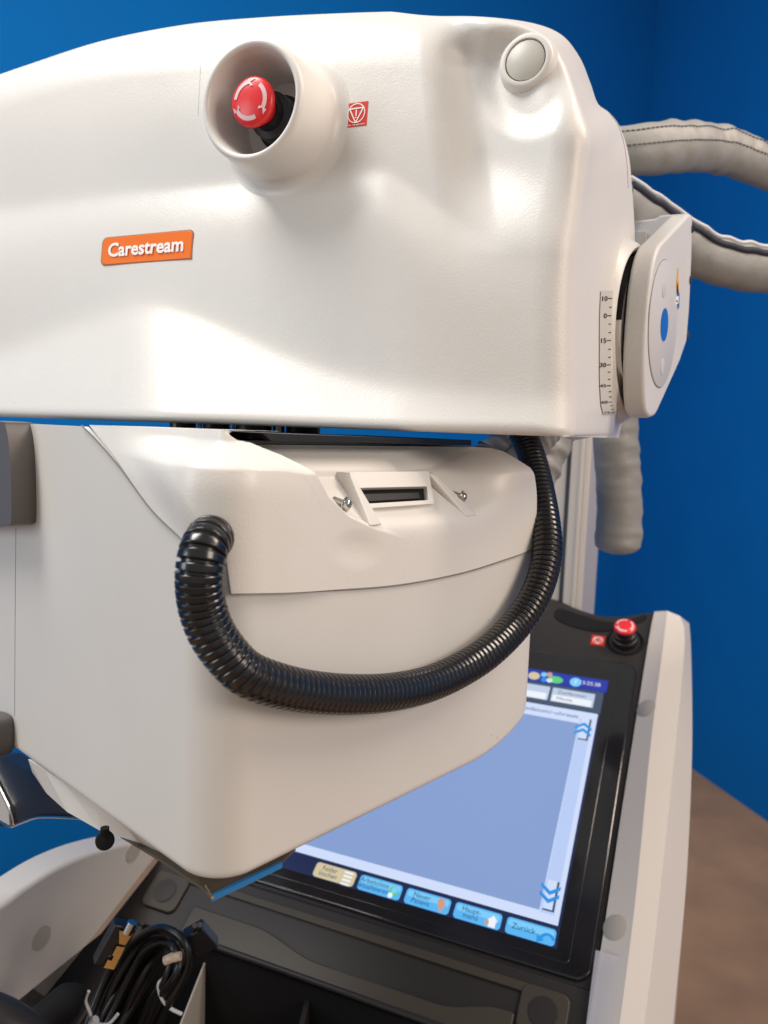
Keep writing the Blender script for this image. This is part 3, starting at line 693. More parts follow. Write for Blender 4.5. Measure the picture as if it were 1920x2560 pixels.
# tray under the housing + accessory rail
HB=Plane([0,0,zb+.001],[1,0,0],[0,1,0])
HC=Plane([0,0,zb-.020],[1,0,0],[0,1,0])
tpx=[(70,1898),(112,1925),(160,1955),(240,2004),(345,2070),(410,2110),(500,2160),(640,2110)]; bpx=[(81,1931),(116,1983),(168,2030),(249,2076),(347,2107),(405,2132),(500,2178),(620,2130)]
mb=MB(); mb.prism([HB.hit(x,y) for x,y in tpx]+[(.02,.62)],HB,-.021,.0,'coll',pts0=[HC.hit(x,y) for x,y in bpx]+[(.02,.60)]); mb.build('lower_tray',coll)
HG=Plane([0,0,zb-.020],[1,0,0],[0,1,0])
mb=MB(); q=[HG.hit(x,y) for x,y in [(300,2088),(400,2148),(500,2215),(530,2241),(600,2206),(700,2158),(740,2120),(600,2080)]]
mb.prism(q,HG,-.002,0,'glass'); gp=mb.build('acrylic_window',coll,bevel=.0005)
mb=MB(); q=[HG.hit(x,y) for x,y in [(530,2243),(531,2237),(560,2222),(700,2156),(706,2159),(620,2201)]]
mb.prism(q,HG,-.003,.001,'bluep'); mb.build('blue_edge',gp)
mb=MB(); mb.tube([HG.W(514,2215),HG.W(522,2228),HG.W(531,2244)],.0011,'gold',8); mb.build('window_clip',gp)
kb=HB.W(262,2055); mb=MB(); mb.lathe([kb[0],kb[1],zb-.012],[.25,-.6,.25],[(0,.004),(.0055,.0035),(.0062,.002),(.0062,-.002),(.0055,-.0035),(0,-.004)],'matte',24); mb.tube([kb+np.array([.0,0,-.004]),[kb[0],kb[1],zb-.012]],.003,'matte',10); mb.build('locking_knob',coll)
LQ=lambda px,d:[LP.hit(x,y,sL*d) for x,y in px]
mb=MB(); mb.prism(LQ([(-60,1890),(10,1893),(60,1925),(110,1965),(150,2010),(205,2046),(95,2046),(30,2066),(-60,2066)],-.035),LP,-sL*.05,-sL*.035,'black'); rl=mb.build('accessory_rail',coll)
mb=MB(); 
e1=[LP.P(*LP.hit(x,y,-sL*.033),-sL*.033) for x,y in [(210,2047),(150,2043),(95,2043),(60,2054),(30,2066)]]
mb.tube(cr(e1,6),.0012,'metal',8); e2=[LP.P(*LP.hit(x,y,-sL*.033),-sL*.033) for x,y in [(-40,1890),(-10,1950),(15,2000),(28,2030),(30,2066),(-20,2040),(-40,2035)]]
mb.tube(cr(e2,6),.0014,'metal',8)
mb.prism([LP.hit(x,y,-sL*.034) for x,y in [(-60,1880),(-8,1950),(14,2005),(26,2034),(28,2062),(-10,2046),(-60,2040)]],LP,-sL*.034,-sL*.0325,'column'); mb.build('rail_edge',rl)
# ------------------------------------------------------------------ corrugated hose
def skin_depth(x,y,d):  # point on the collimator skin moved out by d, on the sight line
    s,z=chit(x,y,d); return cpt_(s,z,d)
rh=.0128
hp=[]
for x,y,d in [(566,1322,-.034),(548,1330,-.016),(531,1341,.001),(515,1360,.0135),(504,1392,.0195),(499,1430,.021),(499,1475,.020),(508,1527,.018),(529,1582,.017),(566,1636,.016),(615,1683,.016),(690,1712,.0155),(780,1730,.015),(880,1736,.015),(980,1730,.015),(1070,1710,.015),(1150,1675,.016),(1220,1630,.018),(1283,1570,.018)]:
    hp.append(skin_depth(x,y,d))
print('hoseY',[round(float(p[1]),3) for p in hp])
Y0=hp[-1][1]
for x,y,Y in [(1330,1505,Y0+.016),(1358,1435,Y0+.030),(1368,1370,Y0+.042),(1363,1300,Y0+.058),(1351,1230,Y0+.078),(1336,1165,Y0+.10),(1318,1110,Y0+.12),(1302,1080,Y0+.13)]:
    hp.append(atY(x,y,Y))
pc=cr(hp,30); Lh=np.sum(np.linalg.norm(np.diff(pc,axis=0),axis=1)); pitch=.0046; nr=int(Lh/pitch); n_s=nr*16
pc=resample(pc,n_s)
for _ in range(260): pc[1:-1]=(pc[:-2]+2*pc[1:-1]+pc[2:])/4
ph=(np.arange(n_s)/n_s*nr)%1; rh=rh*(1+.02*(1-ss(np.arange(n_s)/n_s,.1,.35)))
rad=rh-.0024*(ss(ph,.60,.66)-ss(ph,.94,1.0))
hose=MB(); hose.tube(pc,rad,'hose',36,cap=True)
ho_=hose.build('corrugated_hose'); tag(ho_,'glossy black corrugated hose curving from the collimator lid round to the back','hose')
# slit of the hose on its inner side
T=np.gradient(pc,axis=0); T/=np.linalg.norm(T,axis=1)[:,None]
vw=(EYE-pc); vw/=np.linalg.norm(vw,axis=1)[:,None]; sd=np.cross(T,vw); sd/=np.linalg.norm(sd,axis=1)[:,None]
if sd[int(n_s*.8)][0]>0: sd=-sd
outv=vw*.80+sd*.60; outv/=np.linalg.norm(outv,axis=1)[:,None]
i0,i1=int(n_s*.66),int(n_s*.86)
mb=MB(); mb.tube((pc+outv*(np.ones(n_s)*rh)[:,None]*.965)[i0:i1],.0009,'matte',8); mb.build('slit',ho_)
# black disc painting the shade inside the hose hole
hs,hz=chit(533,1340,.001); hn=np.array([np.interp(hs,SL,NR[:,0]),np.interp(hs,SL,NR[:,1]),0]); hc=cpt_(hs,hz,.0016)
mb=MB(); mb.lathe(hc-hn*.002,hn,[(.0142,-.002),(.0142,.0026),(.0,.0026)],'matte',48); mb.build('hose_hole_shade',lid)
# ------------------------------------------------------------------ column
PCo=Plane(atY(1400,1300,1.28),A,Z)
col=thing('support_column','tall light metal telescopic column with grooves behind the tube head','column',PCo.P(0,-1.4,0))
def vbox(pl,xl,xr,yref,n1,depth,m,name,parent,z0=-.62,z1=.45,bevel=.002):
    a=pl.hit(xl,yref,n1)[0]; b=pl.hit(xr,yref,n1)[0]; mb=MB(); mb.prism([(a,z0),(b,z0),(b,z1),(a,z1)],pl,n1-depth,n1,m); return mb.build(name,parent,bevel=bevel)
vbox(PCo,1290,1412,1300,0,.16,'column','inner_mast',col)
vbox(PCo,1408,1421,1300,.004,.10,'columnd','groove',col)
vbox(PCo,1418,1468,1300,.010,.17,'column','outer_rail',col,bevel=.004)
vbox(PCo,1440,1451,1300,.014,.02,'column','rail_rib',col,bevel=.003)
vbox(PCo,1372,1380,1200,.004,.01,'column','slot_rib',col,z0=.02,bevel=.003)
# ------------------------------------------------------------------ sleeves
def sleeve(path,r,sq,wr,seg=40,n=140,m='sleeve',up=None,seed=1,taper_end=False):
    q=resample(cr(path,20),n); mb=MB(); rs=np.random.RandomState(seed)
    t=np.linspace(0,1,n); rr=r*(1+wr*.5*np.interp(t,np.linspace(0,1,9),rs.randn(9)))
    if taper_end: rr*=np.sqrt(np.clip(1-np.clip((t-.93)/.07,0,1)**2,0.02,1))
    Pq=mb.tube(q,rr,m,seg,True,sq,up)
    # wrinkles: radial noise
    V=np.array(mb.v[:n*seg]).reshape(n,seg,3); c=q[:,None]
    K=rs.randn(24,9); th=np.linspace(0,8,seg,endpoint=False)
    A_=np.array([np.interp(t,np.linspace(0,1,24),K[:,k]) for k in range(9)]); 
    Nz=np.zeros((n,seg))
    for k in range(9): 
        w=np.maximum(0,1-np.minimum(np.abs(th-k%8),8-np.abs(th-k%8))); Nz+=A_[k][:,None]*w[None]
    for _ in range(4): Nz[1:-1]=(Nz[:-2]+2*Nz[1:-1]+Nz[2:])/4; Nz=(np.roll(Nz,1,1)+2*Nz+np.roll(Nz,-1,1))/4
    V=c+(V-c)*(1+1.7*wr*Nz[...,None]); mb.v[:n*seg]=[tuple(x) for x in V.reshape(-1,3)]
    return mb,V,q
def stitches(V,k,name,parent,m='stitch',dash=True,r=.0008,off=.0006,q=None):
    mb=MB(); line=V[:,k]; c=q; outw=line-c; outw/=np.linalg.norm(outw,axis=1)[:,None]; line=resample(line+outw*off,len(line)*2)
    if not dash: mb.tube(line,r,m,8); return mb.build(name,parent)
    for i in range(0,len(line)-6,6): mb.tube(line[i:i+5],r,m,5)
    return mb.build(name,parent)
mb,V,q=sleeve([atY(1530,382,.95),atY(1600,376,.95),atY(1700,368,.97),atY(1790,372,1.0),atY(1870,398,1.02),atY(1960,436,1.04)],.029,(1,.75),.028,seed=5,up=[0,0,1])
o=mb.build('cable_sleeve'); tag(o,'grey vinyl cable sleeve with two stitched lines leaving the top of the head','cable sleeve','grey vinyl cable sleeves')
PPk=proj(V[60]); vis=sorted(range(40),key=lambda k:PPk[k,1])
def kfor(frac,i=60):   # index of the visible (front) ring vertex at a fraction of the height
    ys=PPk[:,1]; t=ys.min()+(ys.max()-ys.min())*frac; best=None
    for k in range(40):
        dd=np.linalg.norm(V[i,k]-EYE)
        if dd<np.linalg.norm(q[i]-EYE) and (best is None or abs(ys[k]-t)<best[0]): best=(abs(ys[k]-t),k)
    return best[1]
stitches(V,kfor(.12),'stitching',o,q=q); stitches(V,kfor(.40),'stitching',o,q=q)
mb,V,q=sleeve([atY(1540,500,.90),atY(1600,540,.92),atY(1680,590,.95),atY(1740,630,.96),atY(1800,655,.97),atY(1860,668,.98),atY(1970,680,1.0)],.0285,(1,.8),.022,seed=8,up=[0,0,1])
o=mb.build('cable_sleeve'); tag(o,'grey vinyl cable sleeve closed by a black zip behind the yoke plate','cable sleeve','grey vinyl cable sleeves')
PPk=proj(V[90]); kz=kfor(.16,90)
def zipline(name,k0,r,m,off):
    line=V[:,k0]; c=q; ow=line-c; ow/=np.linalg.norm(ow,axis=1)[:,None]; mb=MB(); mb.tube(resample(line+ow*off,200),r,m,8); return mb.build(name,o)
zipline('zip_tape',kz,.0052,'zip',-.001); zipline('zip_piping',kfor(.0,90),.0026,'zipteeth',.001)
mb,V,q=sleeve([atY(1538,1040,1.02),atY(1540,1120,1.02),atY(1546,1200,1.02),atY(1548,1290,1.02),atY(1543,1385,1.02)],.0300,(1,.95),.017,seed=31,up=[1,0,0],taper_end=True)
o=mb.build('cable_sleeve'); tag(o,'end of a grey vinyl cable sleeve hanging down beside the column','cable sleeve','grey vinyl cable sleeves')
mb,V,q=sleeve([atY(1395,1060,.98),atY(1375,1110,.97),atY(1350,1170,.96),atY(1322,1235,.95)],.028,(1,.9),.05,seed=14,n=60)
o=mb.build('cable_sleeve'); tag(o,'grey vinyl cable sleeve crossing in front of the column under the head','cable sleeve','grey vinyl cable sleeves')
mb,V,q=sleeve([atY(1350,1055,.86),atY(1300,1105,.85),atY(1240,1160,.84)],.030,(1,.9),.03,seed=17,n=60)
o=mb.build('cable_sleeve'); tag(o,'stitched grey cable sleeve squeezed between tube head and collimator lid','cable sleeve','grey vinyl cable sleeves')
PPk=proj(V[30]); stitches(V,kfor(.3,30),'stitching',o,dash=False,q=q)
# ------------------------------------------------------------------ console
t32=math.radians(32); Vc=math.cos(t32)*B+math.sin(t32)*Z
KS=.85
CP=Plane(EYE+ray(1391,2372)*KS,A,Vc)   # screen plane, origin = lower right corner of the picture
SHt=CP.hit(1517,1702)[1]; print('screen height',SHt, CP.n)
con=thing('control_console','operator console of the mobile x-ray unit with tilted touch screen and white side shells','console',[CP.o[0],CP.o[1],0])
def cpoly(name,px,n0,n1,m,parent=con,bevel=0,smooth=0,mbx=None):
    q=[CP.hit(x,y,n1) for x,y in px]; mb=mbx or MB(); mb.prism(q,CP,n0,n1,m)
    return mb.build(name,parent,bevel=bevel) if mbx is None else None
# base body: top edge sweeps in a hollow in front of the column
tope=cr([(1180,1450),(1300,1478),(1394,1500),(1440,1520),(1500,1538),(1560,1540),(1600,1534),(1640,1530)],5)
q=[CP.hit(x,y,-.006) for x,y in tope]+[CP.hit(x,y,-.006) for x,y in [(1622,1600),(1560,1990),(1504,2380),(1440,2680)]]+[(-.62,-.3),(-.62,SHt*1.1)]
u_lin=CP.hit(387,2155)[0]; 
q=[CP.hit(x,y,-.006) for x,y in tope]+[CP.hit(x,y,-.006) for x,y in [(1622,1600),(1560,1990),(1498,2400)]]
vbot=CP.hit(1504,2400,-.006)[1]; q+=[(q[-1][0],-.075),(u_lin,-.075),(u_lin,SHt*1.22)]
mb=MB(); mb.prism(q,CP,-.05,-.006,'bezel'); mb.build('panel',con,bevel=.004)
# flat black patch along the top edge, painting the shade of the grip hollow
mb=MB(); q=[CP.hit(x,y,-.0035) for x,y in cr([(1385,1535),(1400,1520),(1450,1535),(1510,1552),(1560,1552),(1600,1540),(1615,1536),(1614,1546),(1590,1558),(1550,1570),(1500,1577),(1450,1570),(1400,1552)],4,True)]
mb.prism(q,CP,-.008,-.0045,'matte'); mb.build('grip_hollow_shade',con)
# screen bezel (glossy, slightly raised) : rounded at lower right
bz=[(1500,2440),(1460,2452),(1400,2440),(1000,2310),(560,2190)]
qr=CP.hit(1490,2452,0); rx1=CP.hit(1480,2420,0)[0]; by0=CP.hit(1420,2443,0)[1]; ty1=CP.hit(1560,1655,0)[1]
print('bezel',rx1,by0,ty1)
mb=MB(); mb.prism(rrect(-.50,by0,rx1,ty1,.018),CP,-.008,-.0015,'gloss'); mb.build('screen_bezel',con,bevel=.003)
mb=MB(); mb.prism(rrect(-.46,-.012,.016,SHt+.012,.006),CP,-.003,-.0008,'gloss'); mb.build('screen_rim',con,bevel=.001)
# screen
SWd=.40
mb=MB(); mb.prism([(-SWd,0),(0,0),(0,SHt),(-SWd,SHt)],CP,-.002,0,'s_navy'); scr=mb.build('screen',con)
def up(x,y,n=.0004): return CP.hit(x,y,n)
def crect(mb,x0,y0,x1,y1,n,m): 
    mb.add([CP.P(x0,y0,n),CP.P(x1,y0,n),CP.P(x1,y1,n),CP.P(x0,y1,n)],[(0,1,2,3)],m,False)
yb=lambda x,y: CP.hit(x,y)[1]; xb=lambda x,y: CP.hit(x,y)[0]
y_btop=yb(1310,2286)+.0; y_lb=yb(1300,2290)
bT=yb(1394,2322); lB=bT+.003; lT=yb(1495,1786)
print('ui',bT,lB,lT)
mb=MB(); crect(mb,-SWd,lB,-.003,lT,.0004,'s_frame'); 
xl=xb(1346,2287); crect(mb,-SWd,lB+.012,xl,lT-.022,.0008,'s_list')
crect(mb,xl+.001,lB+.010,-.009,lT-.012,.0008,'s_bar')
mb.text('Verarbeitungsdatum/-uhrzeit','s_ink',lambda x,y:CP.P(x,y,.001),.0095,xl-.002,lT-.014,.0,'R',sx=1.25)
mb.build('list_panel',scr)
def chev(mb,cx,cy,s,dirn):
    for k in (0,1):
        y0=cy+dirn*(k-.5)*s*.62
        for sg in (-1,1):
            P4=[(cx,y0+dirn*s*.35),(cx+sg*s*.72,y0-dirn*s*.18),(cx+sg*s*.72,y0-dirn*s*.48),(cx,y0+dirn*s*.02)]
            f=(0,1,2,3) if sg*dirn<0 else (3,2,1,0)
            mb.add([CP.P(x,y,.0018) for x,y in P4],[f],'s_arrow',False)
for cy,dn in ((lT-.030,1),(lB+.032,-1)):
    mb=MB(); w=(-.009-xl)
    crect(mb,xl+.003,cy-.019,-.010,cy+.018,.0011,'s_head'); crect(mb,xl+.003,cy-.017,-.0125,cy+.018,.0014,'s_frame'); chev(mb,(xl-.009)/2-.001,cy,.016,dn); mb.build('scroll_button',scr)
# title bar and fields
tB=yb(1515,1733); mb=MB(); crect(mb,-SWd,tB,.003,SHt,.0006,'s_title')
mb.text('15:25:38','s_white',lambda x,y:CP.P(x,y,.001),.0095,-.007,tB+(SHt-tB)*.40,.0,'R',sx=.95)
def disc(mb,cx,cy,r,m,n=.001,sxx=1,k=20): mb.add([CP.P(cx+r*sxx*math.cos(2*math.pi*i/k),cy+r*math.sin(2*math.pi*i/k),n) for i in range(k)],[tuple(range(k))],m,False)
c1=up(1439,1706); disc(mb,c1[0],c1[1],.0085,'s_cyanl'); mb.text('?','s_white',lambda x,y:CP.P(x,y,.0014),.012,c1[0],c1[1]-.004,.01)
c1=up(1389,1700); disc(mb,c1[0],c1[1],.007,'s_green',sxx=1.6)
for dx,dy,m in ((-6,-6,'s_cyanl'),(8,-6,'s_orange'),(-6,7,'s_arrow'),(8,8,'s_white')):
    c1=up(1366+dx,1693+dy); disc(mb,c1[0],c1[1],.0045,m)
c1=up(1335,1690); disc(mb,c1[0],c1[1],.0075,'s_cream',sxx=1.2)
mb.build('title_bar',scr)
mb=MB(); crect(mb,-SWd,lT+.0006,-.0005,tB-.0006,.0005,'s_head'); mb.build('filter_strip',scr)
fT=tB-.006; fB=lT+.009; 
for x0,x1,a_,b_ in ((up(1373,1760)[0],-.012,'Zeitfenster','Heute'),(up(1373,1760)[0]-.115,up(1366,1758)[0],'Status','Abgeschlossen')):
    mb=MB(); crect(mb,x0,fB,x1,fT,.0009,'s_field'); crect(mb,x0+.002,fB+.001,x1-.003,fB+(fT-fB)*.48,.0012,'s_white')
    mb.text(a_,'s_head',lambda x,y:CP.P(x,y,.0015),.0085,x0+.008,fB+(fT-fB)*.60,.0,'L',sx=1.1); mb.text(b_,'s_head',lambda x,y:CP.P(x,y,.0016),.0085,x0+.008,fB+(fT-fB)*.16,.0,'L',sx=1.1); mb.build('filter_field',scr)
# bottom buttons
xs=[xb(x,y) for x,y in ((773,2196),(885,2227),(1005,2258),(1132,2296),(1264,2339),(1393,2374))]
pit=(xs[-1]-xs[0])/5; print('pitch',pit,np.diff(xs))
names=[('Felder','löschen','s_cream'),('Arbeitsliste','aktualisieren','s_cyan'),('Neuer','Patient','s_cyan'),('Haupt-','menü','s_cyan'),('Zurück','','s_cyan')]
for i,(a_,b_,m) in enumerate(names):
    x0=xs[0]+pit*i+.002; x1=x0+pit-.006; mb=MB(); lab=bT-.002
    mb.prism(rrect(x0,.001,x1,lab,.004),CP,.0002,.0008,m)
    if m=='s_cyan': mb.prism(rrect(x0+.002,lab*.52,x1-.002,lab-.002,.003),CP,.0008,.0010,'s_cyanl')
    tx=x0+(x1-x0)*.36; ht=.0088
    if b_: mb.text(a_,'s_ink',lambda x,y:CP.P(x,y,.0014),ht,tx,lab*.56,0,sx=.95); mb.text(b_,'s_ink',lambda x,y:CP.P(x,y,.0014),ht,tx,lab*.20,0,sx=.95)
    else: mb.text(a_,'s_ink',lambda x,y:CP.P(x,y,.0014),ht*1.05,tx,lab*.4,0)
    ix=x1-(x1-x0)*.17; iy=lab*.42; n_=.0013; V0=len(mb.v)
    if i==0:
        for k in range(4): crect(mb,ix-.010,iy-.012+k*.0075,ix+.008,iy-.008+k*.0075,n_,'s_white')
    if i==1: disc(mb,ix,iy+.003,.009,'s_green',n_); disc(mb,ix-.004,iy-.006,.005,'s_white',n_+.0003); disc(mb,ix+.001,iy+.005,.006,'s_cyanl',n_+.0003)
    if i==2: disc(mb,ix-.003,iy+.008,.007,'s_orange',n_); mb.add([CP.P(ix-.009,iy+.004,n_+.0002),CP.P(ix,iy-.012,n_+.0002),CP.P(ix+.006,iy+.006,n_+.0002)],[(0,1,2)],'s_orange',False)
    if i==3: 
        crect(mb,ix-.007,iy-.010,ix+.006,iy+.002,n_,'s_white'); mb.add([CP.P(ix-.010,iy+.001,n_+.0002),CP.P(ix+.009,iy+.001,n_+.0002),CP.P(ix,iy+.011,n_+.0002)],[(0,1,2)],'s_white',False); disc(mb,ix-.010,iy-.004,.004,'s_orange',n_+.0004)
    if i==4:
        for k in range(9):
            a0=math.radians(20+k*17); a1=math.radians(20+(k+1)*17); cx,cy=ix+.002,iy-.006
            mb.add([CP.P(cx+r*math.cos(a),cy+r*math.sin(a),n_) for a,r in ((a0,.009),(a0,.014),(a1,.014),(a1,.009))],[(0,1,2,3)],'s_arrow',False)
        mb.add([CP.P(ix-.017,iy+.002,n_),CP.P(ix-.015,iy-.012,n_),CP.P(ix-.003,iy-.006,n_)],[(0,1,2)],'s_arrow',False)
    ic=CP.P(ix,iy,n_)
    for k_ in range(V0,len(mb.v)): mb.v[k_]=tuple(ic+(np.array(mb.v[k_])-ic)*.66)
    mb.build('button',scr)
# stop button and sticker on console
pc0=CP.W(1562,1604,-.006); 
stop_button(con,pc0+CP.n*.001,CP.n,.0165,.027)
mb=MB(); mb.lathe(pc0,CP.n,[(.029,-.001),(.029,.002),(.027,.003),(.024,.001)],'matte',40); mb.build('button_collar',con)
mb=MB(); c1=CP.hit(1495,1600,-.004); q=lambda w,h:[(c1[0]-w,c1[1]-h),(c1[0]+w,c1[1]-h),(c1[0]+w,c1[1]+h),(c1[0]-w,c1[1]+h)]
mb.prism(q(.0105,.0105),CP,-.0058,-.0050,'sticker'); fnc=lambda x,y: CP.P(c1[0]+x,c1[1]+y,-.0044)
ringf(mb,fnc,0,0,.0068,.0078,'white')
T3=[(-.006,.004),(.006,.004),(0,-.0066)]
for i in range(3): bar(mb,fnc,T3[i],T3[(i+1)%3],.0011,'white')
mb.build('warning_sticker',con)
# right white rail
def shell_strip(mb,lines,m):
    rows=[]
    for px,off in lines: rows.append([CP.P(*CP.hit(x,y,off),off) for x,y in arc(px,40)])
    mb.grid(np.array(rows),m); return np.array(rows)
mb=MB()
l1=[(1636,1529),(1622,1600),(1560,1990),(1500,2385),(1440,2720)]; lA=[(1668,1527),(1660,1600),(1628,1850),(1585,2280),(1530,2700)]
lB_=[(1700,1540),(1712,1600),(1690,1850),(1631,2400),(1590,2700)]; lC=[(1723,1558),(1728,1640),(1730,1880),(1716,2200),(1690,2480),(1668,2700)]
def rows_of(px,off): return [CP.P(*CP.hit(x,y,off),off) for x,y in arc(px,40)]
R=[rows_of(l1,-.030),rows_of(l1,.002),rows_of(lA,.016),rows_of(lB_,.012),rows_of(lC,-.030)]
r5=[p+np.array([0,0,-.30]) for p in R[4]]; R.append(r5)
Rr=np.array(R)
for i in range(len(R)-1): mb.grid(Rr[i:i+2],'shell',flip=True)
capv=[r[0] for r in R]; mb.add(capv,[tuple(range(len(capv)))],'shell',False)
e=[r[0]+B*.0-Z*.2 for r in R]; mb.add([R[1][0],R[2][0],R[3][0],R[4][0]]+[p-Z*.25 for p in (R[1][0],R[2][0],R[3][0],R[4][0])],[(0,1,5,4),(1,2,6,5),(2,3,7,6)],'shell',False)
rail=mb.build('side_shell',con,bevel=.0)
for px in ((1617,1781),(1541,2327)):
    PP=proj(Rr[1:3]); best=None
    for k in range(39):
        for t in np.linspace(.2,.8,13):
            q_=PP[0,k]*(1-t)+PP[1,k]*t; dd=np.hypot(*(q_-np.array(px)))
            if best is None or dd<best[0]: best=(dd,k,t)
    _,k,t=best; p=Rr[1][k]*(1-t)+Rr[2][k]*t; nf=np.cross(Rr[2][k]-Rr[1][k],Rr[1][k+1]-Rr[1][k]); nf/=np.linalg.norm(nf); nf=nf if nf[2]>0 else -nf
    mb=MB(); mb.lathe(p-nf*.0005,nf,[(.0145,0),(.0145,.0010),(.0138,.0014),(0,.0014)],'shellcap',32); mb.build('screw_cap',rail)
# tape film
mb=MB(); 
rows=[]
for t in np.linspace(0,1,16):
    yL=2375+t*220; 
    rows.append([CP.W(x,y,o_) for x,y,o_ in ((1489-t*28,yL,.0112),(1506-t*32,yL+4,.0135),(1548-t*38,2392+t*210,.0135),(1590-t*40,2412+t*200,.0122),(1618-t*42,2425+t*190,.0108))])
mb.grid(np.array(rows),'film',flip=True); fo_=mb.build('tape_film'); tag(fo_,'loose clear film taped over the lower end of the right side shell','film')
# lower deck in front of the screen
DK=Plane(CP.P(0,-.085,-.010),A,B*math.cos(math.radians(8))+Z*math.sin(math.radians(8)))
if DK.n[2]<0: DK.flip=True
zr=SHt
mb=MB(); 
yA=CP.hit(1504,2455,-.004)[1]
strip=[(1500,2452),(1440,2470),(1380,2460),(960,2330),(385,2172),(350,2230),(900,2390),(1440,2560)]
# groove highlight bar below the bezel
g0=CP.hit(1440,2466,.0)[1]
print('g0',g0,yA,u_lin,DK.n)
uR_=CP.hit(1498,2400)[0]
lp=[CP.hit(x,y,-.002) for x,y in [(387,2158),(300,2268),(200,2395),(115,2502),(60,2575),(0,2660)]]
vb=CP.hit(480,2262,.004)[1]-.039
mb=MB(); mb.prism([(u_lin,by0-.004)]+lp+[(lp[-1][0]+.06,lp[-1][1]),(u_lin+.035,vb),(uR_,vb),(uR_,by0-.004)],CP,-.06,-.002,'bezel'); mb.build('front_deck',con,bevel=.004)
mb=MB(); mb.prism([(u_lin+.06,by0-.028),(uR_-.04,by0-.028),(uR_-.04,by0-.018),(u_lin+.06,by0-.018)],CP,-.002,.0015,'tray'); mb.build('deck_ridge',con,bevel=.002)
# drawer front with finger recess
def CW(x,y,n): return CP.W(x,y,n)
y1=by0-.045; y2=-.125
mb=MB(); 
dx0=CP.hit(480,2275,.004)[0]; dx1=CP.hit(1290,2520,.004)[0]; dy1=CP.hit(480,2262,.004)[1]; print('drawer',dx0,dx1,dy1)
lip=[]
n_=60; xs_=np.linspace(dx0,dx1,n_)
prof=lambda t: -.016*(ss(t,.22,.45)-ss(t,.80,.97))
top=[(x,dy1+prof(i/(n_-1))) for i,x in enumerate(xs_)]
q=[(dx0,dy1-.036),(dx1,dy1-.036)]+top[::-1]
mb.prism(q,CP,-.004,.006,'tray'); dr_=mb.build('drawer_front',con,bevel=.002)
mb=MB(); mb.tube([CP.P(x,dy1-.036,.006) for x in xs_],.0035,'bezel',10); mb.build('drawer_lip',dr_)
for px in ((413,2226),(1357,2530)):
    a_=CP.hit(px[0],px[1],.003); mb=MB(); mb.prism(rrect(a_[0]-.026,a_[1]-.024,a_[0]+.026,a_[1]+.024,.010),CP,-.002,.003,'tray'); bb=mb.build('boss',con,bevel=.002)
    mb=MB(); mb.lathe(CP.P(a_[0],a_[1],.003),CP.n,[(.0150,0),(.0150,.0012),(0,.0014)],'bezel',32); mb.build('screw_cap',bb)
# storage bin below the drawer : open black box
bo=CP.P(0,dy1-.039,0); BW=lambda u,b,z: bo+A*u+B*b+Z*z
x0=u_lin; x1=uR_
mb=MB()
def quad(*p): mb.add(list(p),[tuple(range(len(p)))],'matte',False)
quad(BW(x0,0,-.28),BW(x1,0,-.28),BW(x1,0,.0),BW(x0,0,.0)); quad(BW(x0,-.45,-.28),BW(x1,-.45,-.28),BW(x1,0,-.28),BW(x0,0,-.28))
quad(BW(x1,0,-.28),BW(x1,-.45,-.28),BW(x1,-.45,.0),BW(x1,0,.0)); quad(BW(x0,-.45,-.28),BW(x0,0,-.28),BW(x0,0,0),BW(x0,-.45,0))
mb.build('storage_bin',con)
def divider(pxa,pxb,m,w,name,z=-.02):
    pa=atZ(*pxa,bo[2]+z); pb=atZ(*pxb,bo[2]+z); mb=MB(); d=(pb-pa); s=np.cross(d,Z); s/=np.linalg.norm(s); s*=w
    box_between(mb,pa,d,s,-Z*.10,m); mb.build(name,con,bevel=.001)
divider((516,2400),(430,2620),'shellcap',.0022,'bin_divider')
divider((790,2440),(740,2640),'bezel',.006,'bin_divider')
# left side shell : upright wall with a swept top edge
SPl=Plane(CP.P(u_lin,0,0),B,Z)
sgl=1 if SPl.n@A>0 else -1
arcp=[(-160,2300),(-60,2240),(0,2212),(60,2172),(130,2132),(190,2108),(262,2090),(340,2076),(450,2070),(520,2072)]
inn=[(-160,2356),(0,2266),(60,2222),(130,2176),(200,2142),(265,2120),(340,2104),(450,2096),(520,2098)]
tq=[tuple(SPl.hit(x,y,0)) for x,y in arc(inn,40)]
q=tq+[SPl.hit(*p,0) for p in [(560,2140),(387,2152),(250,2330),(115,2500),(-160,2850)]]
if sgl<0: SPl.flip=False
mb=MB()
n_=len(q); pa=[SPl.P(a_,b_,0) for a_,b_ in q]; pb=[p-A*.045 for p in pa]
mb.add(pa+pb,[tuple(range(n_)),tuple(range(2*n_-1,n_-1,-1))]+[(i,i+n_,(i+1)%n_+n_,(i+1)%n_) for i in range(n_)],'shell',False)
ls=mb.build('side_shell',con,bevel=.006,label='arched white left side shell')
for px in ((103,2345),(332,2130)):
    p=SPl.P(*SPl.hit(px[0],px[1],0),0); mb=MB(); mb.lathe(p,A,[(.013,-.001),(.013,.001),(0,.0012)],'shellcap',32); mb.build('screw_cap',ls)
# body below console
mb=MB(); fb0=CP.P(u_lin,-.12,-.05); 
box_between(mb,[*(CP.P(u_lin,0,0)[:2]),0],A*(uR_-u_lin),B*.5,Z*.62,'shell'); mb.build('cabinet',con)
# dark handle at the bottom left corner
mb=MB(); mb.tube(cr([atY(-80,2520,.60),atY(20,2560,.60),atY(120,2640,.60),atY(200,2720,.60)],8),.018,'bezel',20); o=mb.build('drive_handle',con)
